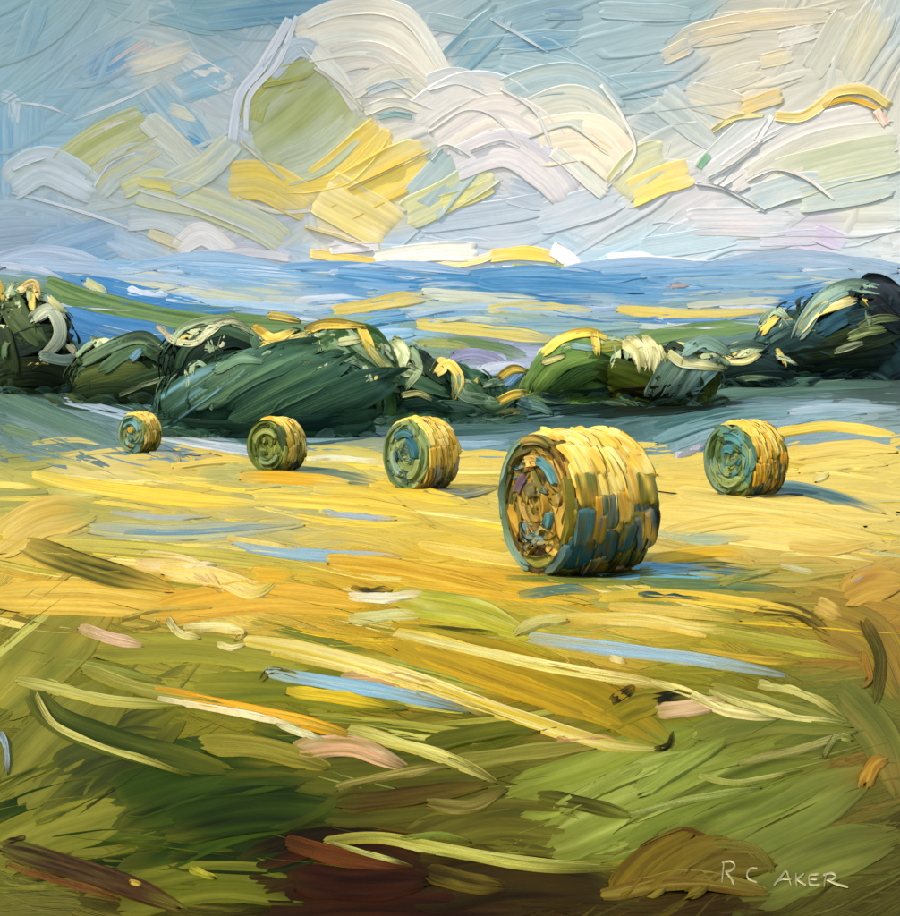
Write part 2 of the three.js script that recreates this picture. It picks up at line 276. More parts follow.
lay(sky, skyS, `
90,78 140,44 | 20 | 7f9fd0 9cb3d0 a9bfcc
112,72 152,44 | 12 | d9cdc6 e2cbb8 c9cdd0
72,120 120,101 170,76 | 3 | f0eee4 e0e6e2 | t3 b1
78,123 168,90 | 16 | a9c3cf b0c8cc 9fbdd0 | t2
15,102 45,106 75,117 | 2.5 | e6ebe8 f0f0e8 | t3
24,108 22,182 | 26 | a5c1d8 a9c5d6 9dbbd4
5,102 6,196 | 9 | 8fb0d6 a6c0da
2,96 14,102 12,128 | 8 | e9e6e0 c3d3da d6dede
150,88 203,152 | 24 | 9dbcd2 b9d0d6 8fb0d0 c6d6d6
186,136 211,154 | 9 | 4f82cc 88aede a9c3e0 | t3
196,160 224,140 | 9 | efeadc e0e3da
180,90 236,70 | 22 | a6c3d6 9fbed2 b3c9d4
185,60 238,90 | 14 | efe6d8 d9dcd4 e9e2d2
128,68 192,47 | 14 | e0dcc8 efe2c4 cdd4cc
168,108 198,118 | 9 | dfe0c4 e9e4cc
205,22 270,14 330,8 | 14 | 7f9fbf 8fb0c6 6f92bc
150,12 215,28 | 13 | a3bfc8 8fb2c2
40,5 20,60 | 14 | a9c3c6 8fb0cc
500,46 535,42 578,38 | 12 | 6f92c0 8aa6c6 a6bccb
545,14 582,15 | 7 | 7f98c0 93acc4
490,18 520,35 550,53 | 3 | d6dfe0 b9c9cf | t3.5
450,66 500,18 | 24 | 9bb8c6 88a8c0 a9c0c4
425,20 480,30 | 12 | b9c9c4 a9c0c4
500,60 560,70 610,90 | 18 | a6bfcb b0c5cc 9bb6c4
610,88 690,80 | 16 | a3bac4 9ab3c0
600,10 690,14 | 12 | b9cacb a3bac6
668,48 700,32 760,20 830,15 | 13 | e0d0a4 d6cbb0 e6d4ac
690,40 745,30 | 12 | dfd0ac d2ccb4
663,58 692,44 | 11 | dccfae c9c8b8
780,40 816,31 | 12 | e3dfd2 d6d4c4
760,62 792,55 | 10 | e2d6ac d3ccac
700,88 760,70 | 14 | d9d2b4 c6c8bc
845,75 880,12 | 28 | c3c4ac d0cdb4 cfc9a8
812,72 846,14 | 18 | cfcdb8 c3c5b4
690,95 740,108 | 20 | d6d0b8 cbcbb8
660,95 715,140 | 22 | b4c2c0 c3cac0 a9bcc0
10,192 60,205 110,221 150,236 | 3 | dfe3de e9e9e0 | t3.5
38,252 80,238 116,226 | 18 | 8ea6d0 9fb3d6 b0c0d6
48,262 90,254 125,245 | 13 | 86a3d3 93add6
110,240 170,262 | 16 | c3cfdc b0c3da
760,240 830,236 | 10 | c3c0cc b9bccb
815,232 845,244 | 12 | b9b0c9 c5bfcf
640,250 735,236 | 16 | aec3d6 bccbd4
540,220 620,196 | 22 | b9c3d0 c9ced4 b0bccf
420,222 500,212 560,200 | 16 | b3bfd2 bdc5d0
510,190 545,200 | 18 | aab3c9 b9bfcc
690,222 790,222 | 20 | c9cbcb d0cdcc c3c8cb
`, K.sky, MAT.sky, { h0: .5, dh: .006, t: 2, tk: .17, f: .04, q: .18, c: .7, r: .25, wk: 1.5, s: .7, e: .6, mix: skyMix, m1: .95, ms: .75 });
const cloudList = [
['white peaked cloud with thick arched cap at the top centre', `
298,42 345,30 395,38 440,84 | 44 | fdf0d8 fbe9d0 fff6e0
303,22 335,9 378,6 414,22 448,76 | 15 | fff4e0 fbecd4 fff8e8 | t3 b2.5
330,62 375,56 426,92 | 26 | f6e8d0 e6e2d0 fcefd8
308,42 328,66 342,82 358,110 | 15 | f8ead0 fff4e0 ece4d0 | t3
350,92 390,72 428,92 | 18 | dcd9c0 e9e2ce d0d4c0
364,112 395,102 432,114 | 9 | f5f0dc e6e2c8 | t3 b3
378,117 395,114 412,117 | 5 | 8fb8b0 a9c6bc
366,92 390,84 412,82 | 8 | b9cbd0 d6d9d0
232,142 240,95 262,66 290,18 | 9 | f3f0ea e3e6e6 dbe2e4 | t3 b3
246,132 250,95 278,62 297,15 | 6 | f4f1ea e0e4e4 | t3 b3
268,74 296,48 315,52 | 18 | c3d0d6 d6dcda b9c9d0`],
['olive green block of cloud under the white peaked cap', `
262,152 300,126 338,92 | 84 | bdc27e c6c98e b4ba72 cdd2a8
250,122 264,90 312,70 | 24 | c2c270 b6b860 d2cd80
282,170 318,156 356,124 | 34 | cfd3b2 c9cfa8 c2c89a
240,141 262,160 286,181 | 3.5 | eae7cc d9d9ae | t4
314,67 340,86 364,111 | 3.5 | f2ecd8 e3e0c4 | t4
262,86 300,78 316,68 | 4 | a8a850 c0bc60 | t3`],
['golden yellow block of cloud right of the olive block', `
318,190 346,168 384,132 | 40 | f4d260 f7da72 eeca50
340,200 385,176 424,156 | 44 | f5da6c f0ce5a f9e490 e8c860
322,192 355,210 392,230 | 44 | eedb8c e6d484 f3e19c
284,188 345,177 388,130 | 13 | f5da6c f0d060 | t2
305,226 335,235 372,247 | 3 | ece2b4 c8b878 | t4
347,190 390,170 431,150 | 3 | f3e8ac d9bc60 | t4`],
['small golden cloud patch left of the olive block', `
230,182 266,182 308,206 | 36 | f5d564 f8dc7a eed07c
236,197 275,211 312,210 | 5 | f0ead4 d9cf9c | t4`],
['grey green slanting cloud patch right of the golden block', `
420,206 446,176 472,146 | 46 | a9bdb6 b5c6c0 a0b6b0
406,216 450,194 490,170 | 30 | bcc8a8 dcd890 c9ceb0
440,204 470,196 492,186 | 15 | dcd88c e4da84
430,160 445,146 470,158 | 3.5 | d6ddd2 e6e6da | t4`],
['pale lavender billow of cloud right of the white peak', `
418,118 462,92 505,100 545,146 | 36 | e2e0d6 ece4d4 d2d8d6
425,84 458,76 494,92 | 15 | e6e2d8 d3d9d4
436,142 490,112 532,126 558,158 | 36 | ece2d4 f4ead8 ddd6d0
452,166 505,148 545,170 568,196 | 36 | d8d5d5 e2dcd6 cdccd2
552,150 580,172 606,196 | 14 | e6e4d4 d3d8c8 f0eada
500,88 534,110 552,150 | 3 | f2efe4 d9dad0 | t4
470,152 500,142 520,148 | 3 | f0ede6 dcdad6 | t4`],
['cream domed cloud beside the lavender billow', `
505,94 545,80 580,82 616,114 | 30 | aec2c6 b6c8c6 c0cdc4
520,122 575,106 622,142 | 36 | dcdcc6 d3d8c6 e6e2cc
536,144 590,138 622,168 | 44 | f8e8ca fcecd0 eedfc2
588,136 614,154 | 8 | f2d49c ecdcb8
600,84 622,116 634,153 606,188 | 3.5 | f6f2e6 e6e4d4 | t4`],
['small yellow cloud patch on the right of the cream dome', `
618,192 640,166 664,154 | 34 | c9ccac d6d4a0 c0c6ac
630,194 662,180 690,172 | 28 | f4da74 ecd684 f0d468`],
['pale fan shaped cloud with a yellow curl along its top', `
704,176 748,134 780,118 | 30 | d0d4ce c8cfc8 dadbd4
712,178 775,136 826,118 | 28 | dad9d4 d0d2ce e3e0d8
728,180 800,138 874,118 | 34 | d5d4ce ddd8ce cccdc6
750,184 820,150 894,136 | 36 | d6d2c0 d0d0be ded9c0
778,182 840,164 898,152 | 40 | c0c6a6 c8ccae b8c09e
752,200 795,186 830,182 | 24 | b9c6c2 c3cbc6 adc0c6
800,200 850,192 892,184 | 26 | bcc8c0 b4c2ba c9cdb8
745,181 775,169 806,178 836,201 | 3 | eceadf c8c8ba | t4
708,179 735,164 765,140 | 3 | efece2 d6d6cc | t4
695,183 725,189 766,212 | 3 | d6d6d0 b4b8b6 | t4
698,168 709,154 | 6 | 6fa67c 8fb894 | t2
756,142 772,116 | 6 | f3f0e8 e6e4dc | t3
774,116 800,117 820,106 836,92 865,90 890,106 | 9 | dcc86c cfb855 ecdc9c | t3 b3
822,106 850,99 882,110 | 5 | c09a2c e0b240 cda838 | t3
876,110 887,126 | 7 | ecdccc d9a888 f3ece0 | t3
743,108 782,95 | 14 | e8ce84 dcc484 d6cca4
712,131 735,118 764,115 | 5 | ecdf9c d9ce88 | t3`],
['yellow green slanting cloud patch on the left', `
62,172 100,144 144,122 | 34 | c6c87a bcc074 d6d49c cdcc8c
92,182 128,162 164,142 | 18 | d6d29c dcd8b0 cccd94
54,160 95,132 138,113 | 7 | ecdfcc d9d6b8 | t2
146,118 176,146 200,168 | 22 | dcdabc d3d6c2 e6e0c4
168,188 205,168 232,142 | 26 | c9d3c8 dfdcb4 bfccc2`],
['pale green rounded cloud with a yellow tip on the left', `
95,190 116,168 142,158 188,178 | 28 | d0d5c4 c8d0c4 d9dabc
122,190 155,178 186,188 | 18 | dcda9c e8de8c d0d5b0
138,181 165,187 188,193 | 8 | f0e284 e8d878
93,187 110,163 136,152 | 3 | f3f1e6 dfe3dc | t4
10,184 45,166 94,190 | 34 | c9d6d2 dde2de bfcec6 cdd6c8
12,170 30,162 46,157 | 3 | eef0ea dfe5e0 | t4`],
['pale yellow drooping cloud streak above the blue hills', `
138,190 200,202 258,226 282,242 | 28 | d6d8b4 dfdc9c cfd4bc dcd8ac
136,189 190,206 256,233 | 3 | f3f1e4 dfe0d0 | t4
128,222 160,222 190,236 | 16 | c9d3cf dcdfd6
148,232 185,247 | 9 | ecdfae e0d9b4 | t2`],
['small white cloud dab low on the left horizon', `
176,250 202,234 232,254 | 20 | f5ebde faf3e8 ece2d8
200,256 250,252 290,258 | 9 | ece6e0 dcdcdc`],
['long white and yellow cloud strip low over the horizon', `
310,253 360,261 424,270 | 9 | f3ce5c f8dc7c ecc458 | t2
374,260 430,252 476,252 | 18 | fff2dc fff8e8 f8ecd4 | t3
420,268 470,262 502,252 | 7 | f6de88 f0e6cc | t2
330,250 380,246 | 8 | ece6de e0dfde`],
['short yellow cloud bar with white end over the horizon', `
490,256 525,253 557,258 | 12 | f6d870 f3ce56 f8e28c | t2
502,270 540,273 580,270 | 8 | f5ede8 e9e2e2 | t2
552,248 562,254 578,269 | 14 | eeeaea f5f2ee e3e3e6 | t3
512,265 545,267 572,264 | 3 | 8aa34a c9c060 | t2`],
['thin white cloud streak on the right of the horizon', `
598,264 640,260 738,267 | 8 | f5eeec f8f4f0 e6e3e6 | t2
606,258 640,256 660,262 | 7 | f0e9e8 e3e3e6 | t2`]];
R = mulberry(31);
let ci = 0;
for (const [label, text] of cloudList) {
  const rs = rows(text); let sx = 0, sy = 0, c = 0; for (const s of rs) for (const p of s.pts) { sx += p[0]; sy += p[1]; c++; }
  const q = skyS(sx / c, sy / c), t = thing('cloud', label, 'cloud', 'painted clouds', new THREE.Vector3(q[0], q[1], q[2]));
  lay(t, skyS, text.toLowerCase(), K.sky, MAT.sky, { h0: .95 + .045 * ci++, t: 2.5, dh: .045, tk: .3, f: .04, q: .16, c: .7, r: .12, wk: 1.1, s: .85, e: .8, mix: skyMix, m1: .25, ms: .15 });
}

// ---------------------------------------------------------------- hills, far fields and meadow
const HILLF = field(`-100 270 9fb3cc 6; 30 270 a9bccc 8; 120 268 8fb0d6 2; 200 268 7fa6d6 2; 260 280 8fb2d0 3; 180 285 b9c8cc 5; 260 295 c9cfb4 5; 330 285 6f97cc 2; 420 280 4a78be 2; 400 268 7f9fcf 0; 480 285 4f7fc0 0; 450 300 d0d4b8 2; 560 280 5c86c6 -2; 620 290 6e98cc 0; 700 270 8fb0d6 0; 700 285 86aacf 0; 800 275 9ab6c6 -2; 750 300 b6c4b8 0; 860 275 9fb6c4 -2; 1000 280 9fb6c4 -2; 790 300 5c86c6 -3; 600 305 a6bcc0 0; 650 322 8fae9f -3; 700 335 7d9a5c -5; 500 320 a9bf9f 3; 400 320 8fb6d6 0; 370 338 a6cbe0 0; 560 325 9ab8b4 0; 300 300 cdd5cc 2; 100 285 5f86c6 12; 150 310 4a72c0 12; 200 318 6f8f4e 10; 60 305 6a8a50 15; 250 325 6d8a4c 5; 450 345 8aa070 5; 480 350 9a9ab0 5; 520 365 c0c6d0 -5; 430 360 8fa888 5; 720 345 6f8f7f -5; 100 330 4a72be 10; -100 330 5a7a58 8; 40 345 3f5c48 8; 300 350 4c6c4c 5; 600 350 6a8a50 0; 850 330 3f5c50 -5; 1000 340 4a6a58 -5`);  // distance haze is mixed into these blues and pale tones
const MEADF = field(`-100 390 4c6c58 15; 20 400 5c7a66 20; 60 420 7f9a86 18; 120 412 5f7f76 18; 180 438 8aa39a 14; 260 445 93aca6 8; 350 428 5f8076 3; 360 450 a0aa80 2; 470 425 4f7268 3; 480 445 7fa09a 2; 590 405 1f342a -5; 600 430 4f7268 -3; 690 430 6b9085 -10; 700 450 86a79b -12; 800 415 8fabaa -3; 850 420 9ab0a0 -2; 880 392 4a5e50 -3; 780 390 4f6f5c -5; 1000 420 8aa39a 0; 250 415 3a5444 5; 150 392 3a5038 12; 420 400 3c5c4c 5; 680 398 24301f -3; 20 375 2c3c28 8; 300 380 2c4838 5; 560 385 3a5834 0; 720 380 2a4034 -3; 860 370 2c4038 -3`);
R = mulberry(41);
const hillMix = blender(HILLF, K.hill, 1, 3), meadMix = blender(MEADF, K.meadow, 1, 2.5);
layIn(hills, landS, HILLF, [-190, 283, 1090, 372], K.hill, MAT.hill, { passes: [[80, 9, 150, 14, 18, 0], [75, 9, 95, 8, 14, .4]], parts: 120, spread: 3, bow: .025, ay: 3, t: .8, m: 7, b: .8, mix: hillMix, m0: .35 });
layIn(meadow, landS, MEADF, [-190, 376, 1090, 452], K.meadow, MAT.meadow, { passes: [[80, 9, 150, 14, 18, 0], [70, 9, 105, 8, 14, .4]], parts: 110, spread: 4, bow: .05, ay: 2.5, t: .7, m: 7, b: .7, mix: meadMix, m0: .35 });
lay(hills, landS, `
0,263 80,268 160,276 | 10 | a9bccf 9fb3cc b9c6d2
100,266 200,268 300,274 | 9 | 9dbad8 86a9d6 b9cbdc
280,269 350,267 420,276 | 8 | 7f9fcf 9cb6da 6f94cc
600,273 700,267 800,269 | 9 | 98b4d6 a9c0d8 86a6d0
760,265 830,263 900,267 | 10 | a9bccc b4c3cf 9fb6c8
470,275 540,271 600,275 | 7 | 7fa0d0 5f8ac6
120,273 200,259 290,271 | 12 | a9bfd6 9cb4d0 b9c6d6
-20,270 40,254 112,268 | 14 | b4c0cc a6b4c6 c0c8cc
330,273 400,266 470,273 | 8 | c3cfdc 9cb6da
560,273 640,263 722,271 | 10 | a3bbd8 b4c6da
700,271 790,257 882,269 | 12 | b0bfcb a3b6c8 bcc8cf
408,286 460,284 502,291 | 11 | 3f6fb8 5f8fcc 4a7ac4
338,275 410,282 484,284 | 13 | 5580c4 7aa0d6 8fb2dc 4a78c0
478,284 560,286 642,292 | 13 | 4a7ac0 6f98d0 3f6eb8
540,276 600,280 650,276 | 10 | 6f98d0 4f7cc4 8fb0da
200,272 260,276 334,280 | 9 | 7fa6d6 a9c3d6 5f8ccc
178,268 240,280 302,291 | 7 | 9cbad6 7fa4d4 c3d3da
118,272 170,280 222,290 | 8 | c0cfd0 a9c0d6
108,285 190,292 262,301 | 8 | d9d8b4 c9cfb0
128,295 165,296 202,300 | 5 | c3d6e3 9fc0dc
165,301 240,305 332,311 | 7 | dfe6da a9c6dc b9d0e0
640,276 720,272 800,270 | 9 | 86aad6 9dbbd6 6f98cc
700,284 780,286 830,280 | 9 | 9ab8cc 86aacc
780,304 810,298 838,294 | 12 | 5f86c8 4f78c0
850,268 898,272 | 8 | b4c3cc 9fb6c6
334,313 380,306 432,298 | 12 | f0d470 e8cc62 f3dc80 | t3
424,294 470,299 538,302 | 10 | dfdfb8 d0d6b8 e6e6c8 | t3
488,311 540,309 592,312 | 8 | ead884 f0dc7c d9d08c | t3
404,318 480,309 592,316 | 8 | b9cfd6 c9d8cc a3bfd6 | t3
404,314 420,322 438,324 | 4 | 6a94c8 e9ede6
418,326 470,331 552,341 | 10 | ecd468 e6cc58 f0dc7c | t3
434,324 470,321 512,324 | 5 | e3e6c8 cdd6ae | t3
342,342 380,338 412,334 | 13 | a3cce3 c6dfe8 86b4dc
364,326 400,320 432,318 | 7 | 5f90cc 86b0dc
328,318 365,322 402,322 | 7 | a9c3a0 8fae88
616,311 690,316 788,312 | 8 | edcc58 f3dc7c e8c450 | t3
638,323 700,322 762,317 | 5 | 5f86c8 8fa9d3 4f74bc
688,308 740,304 792,302 | 7 | c9cfae d6d6b8
670,289 690,287 | 4 | c9a890 b0a8a8
478,326 560,330 642,327 | 9 | 8fb3a6 9fbfb0 a9c6bc
628,346 690,333 774,328 | 13 | 7f9c58 88a45c 6f8f50
46,283 100,304 200,324 332,331 | 14 | 6f8f4c 8aa464 587840 | t3
58,300 130,315 192,326 | 11 | 5f8048 7f9c5c
82,280 125,290 212,311 | 11 | 4a76c6 5a86cc 3f6cc0
98,301 160,309 212,314 | 8 | 4470c0 5a84cc
68,316 105,328 172,336 | 22 | 4a72bc 5a80c4 3f68b4
96,332 130,340 168,344 | 14 | 4470b8 5f88c0 6f8f9c
86,284 106,295 | 8 | e0dea0 c9cf90 | t3
128,292 150,297 168,298 | 4 | e9eeee c9dae6 | t3
0,266 30,270 62,279 | 4 | c9d2d8 b4c0cc | t1
452,360 475,356 502,364 | 11 | 9f9ab0 b0b0bc 8f8ca6
448,344 490,348 524,356 | 9 | 7f9860 6f8c50
418,345 445,345 472,349 | 7 | b9b868 a0ac60 | t3
478,374 500,370 524,369 | 11 | e3e5e2 c0cbd6
506,386 522,372 | 9 | 6f98c0 8fb0cc
`, K.hill, MAT.hill, { h0: 1, t: 1.6, tk: .8, mix: hillMix, m1: .5 });
streaks(hills, hillMix, K.hill, MAT.hill, 60, [-20, 272, 920, 332], ['dfe6e2', 'b9cfe0', '4a78b8', '86aad6', 'd6d8b8', '6f98cc', '9fb8d6'], () => rr(-3, 6), [40, 130], [2.5, 5.5], 1.3);
lay(meadow, landS, `
60,402 150,410 250,424 | 16 | 2f4a38 3c5844 24402f
180,434 290,440 410,430 | 13 | 2c4c40 3f6054 4f7468
380,424 460,418 540,420 | 13 | 2c4a3c 3f6050
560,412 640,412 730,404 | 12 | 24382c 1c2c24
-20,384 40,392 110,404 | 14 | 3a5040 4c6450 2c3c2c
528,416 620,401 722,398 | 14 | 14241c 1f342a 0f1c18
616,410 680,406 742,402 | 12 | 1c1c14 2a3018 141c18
428,410 520,413 602,406 | 12 | 2c4c40 3f6054 24423a
416,426 490,424 562,419 | 7 | 8fb0a4 4f7468 6f9084
396,433 460,432 524,430 | 9 | 4a6c60 3a5c50 5f8070
286,426 340,424 402,420 | 9 | 557a70 6f9088
306,441 350,437 394,436 | 7 | 8fb0a8 a3bcb4
420,441 470,446 506,444 | 5 | a9c3cc 8fb0b8
655,442 720,421 802,412 | 12 | 6a9488 86aaa0 557f74
672,452 700,440 732,430 | 12 | 7fa498 98b6ac
655,428 700,418 744,411 | 10 | 557c70 3f685c
676,450 745,428 862,418 | 6 | a3bfb4 86a8a0
675,458 690,454 706,447 | 4 | f6f3ea e6e0d0 | t4
788,413 840,409 897,410 | 9 | 9ab6b4 a9c0bc b5c6bc
778,426 820,417 864,413 | 9 | 86a8a4 9ab8b4
716,389 745,379 800,383 890,372 | 7 | a9c08c 557560 7f9c74
718,382 800,373 892,375 | 10 | 2a4434 3c5c48 24382c
700,401 790,388 892,386 | 11 | 4f6f5c 6f8f74 3f5c4c
784,369 830,367 882,360 | 4 | dfe0ac b0b888 | t3
26,384 120,402 242,446 | 11 | 6f8f86 8faaa0 7f9c90
0,396 55,420 112,441 | 18 | 5a7a60 6f8f70 4c6c58
48,396 150,424 252,451 | 9 | a3bab8 bccdcc 8faaa8
158,436 210,446 264,455 | 9 | b0c3bc e3e6d6 9ab0a4
4,430 40,439 | 9 | 6f8a60 7f9468
64,389 82,382 102,391 | 7 | a0a888 e0e0c8 6f7c5c | t3
24,391 46,382 | 4 | c6ccb4 a0aa90 | t3
110,404 180,420 240,436 | 9 | 4f6f5c 3a5848
`, K.meadow, MAT.meadow, { h0: 1, t: 1.6, tk: .7, mix: meadMix, m1: .6 });  // dark green strokes at the tree feet are low hedge and painted ground shadow

// ---------------------------------------------------------------- the stubble field
const FIELDF = field(`30 456 93965a 5; 20 480 c2b668 3; 90 465 dcc88a 3; 180 465 dcc06a 3; 230 480 b6b070 4; 330 465 cfc070 2; 480 470 e2c568 2; 620 470 dcc470 0; 800 452 e6c45e -4; 860 445 e8cc70 -8; 850 470 dfc672 0; 1000 460 e0c870 0; -100 470 b8ae60 3;
30 500 a8a358 4; 100 508 b0a85c 4; 200 500 d8b850 5; 300 490 c5bb78 5; 400 500 e4c25a 6; 480 510 d2bc64 4; 700 510 e8c868 4; 800 525 edd07a 4; 870 520 e0c676 2; 720 490 e9ca6a 2; 1000 510 dcc270 2; -100 510 c2b060 4;
40 550 dcb558 -30; 110 535 b6a868 0; 200 530 b8b080 -2; 300 530 bdb078 3; 400 530 d8bc5c 5; 470 550 e2b84a 8; 560 545 dcb850 5; 700 540 d8bb6e 3; 830 560 c8a858 5; 1000 560 c0a050 3;
40 590 d9aa4a 3; 120 592 d4a544 5; 200 600 dc9c38 5; 290 585 cbb046 8; 350 590 dca236 10; 430 570 dba638 12; 480 590 dbab3e 10; 560 595 ccac44 8; 650 588 8d9a58 3; 720 600 a69a3c 5; 800 600 9f8a3a 0; 870 600 b5853c -15; 1000 600 a08038 0; -100 590 c8a048 4;
20 640 8f8734 -40; 80 625 a58c34 3; 150 640 9a8838 5; 230 615 e0c060 8; 300 630 d8a848 10; 380 620 c59628 12; 450 620 b8b040 5; 530 630 b5a832 8; 600 625 d2b14c 5; 700 640 b09a34 5; 780 640 a08c30 8; 860 650 9a6f30 15; 1000 650 8f7830 0; -100 650 8a8234 -20;
30 690 77782c -40; 120 670 7c7a2a 12; 200 665 9a9234 8; 270 670 a09a38 8; 330 690 76781f 8; 420 660 bb9428 15; 500 670 b08a22 15; 600 690 a07c1c 18; 700 668 8f8828 10; 770 680 78701f 8; 830 690 7c7a34 10; 1000 700 6c6828 0;
30 740 767429 -38; 90 752 3a4018 -33; 150 730 6d6c1e 10; 200 735 7b7724 12; 270 745 867a22 8; 330 762 6b6420 4; 430 730 5f5e1a 5; 500 730 5c6118 -10; 560 742 8a7430 -4; 620 718 8a7c1e 18; 690 745 79802c -25; 760 735 7f8334 -15; 830 730 5f6a28 -18; 880 760 8a7030 -20; 1000 760 66662a -10; -100 760 6a6a28 -20;
30 800 75742c -20; 90 805 84802e -28; 140 790 36440f -33; 200 800 2c400c -8; 270 800 23360c 0; 330 800 3f4a12 5; 400 800 4a3f16 8; 470 800 655a1e -8; 520 790 5d5a1e -5; 580 780 8a9236 -15; 650 780 8f9a44 -26; 730 790 6d7a2c -18; 800 790 6b6c24 -22; 860 810 66602a -25;
30 880 7d7a34 12; 80 850 7c7a28 -5; 60 900 6f6a30 5; 130 892 4c341e 14; 170 860 66681c 4; 240 868 3a420f 0; 290 850 201c0a 5; 330 860 3c1c0c 12; 380 880 341a0c 8; 450 885 22180a 5; 500 885 3a2c10 3; 560 890 2e2410 3; 540 850 6e6a24 8; 620 845 7c8434 -18; 660 870 5c4c1c -28; 700 850 6b5c1e -28; 760 830 7a8234 -28; 800 860 6c7230 -18; 850 890 565022 -25; 700 908 3c2c14 3; 300 912 2c200e 0; 150 912 6e6626 0; 1000 860 4c4820 -10; -100 860 6a6a28 0; 450 960 3a2c14 0; 100 960 5c5824 5; 800 960 4a4420 0; 620 960 3a2c14 0`);
R = mulberry(51);
const fieldMix = blender(FIELDF, K.land, 1, 1.8);
const fieldMat = y => y > 640 ? MAT.near : MAT.field;
layIn(fieldGround, landS, FIELDF, [-190, 452, 1090, 990], K.land, fieldMat, { passes: [[90, 15, 190, 26, 24, 0], [95, 16, 130, 14, 20, .4], [105, 19, 150, 7, 62, .7]], parts: 110, spread: 4, ay: 1.8, t: .5, m: 9, n: 20, b: .5, mix: fieldMix, skip: (x, y, i) => i === 2 && y > 650, sz: y => y < 520 ? .62 + .38 * (y - 450) / 70 : 1 + Math.max(0, y - 620) / 230 });
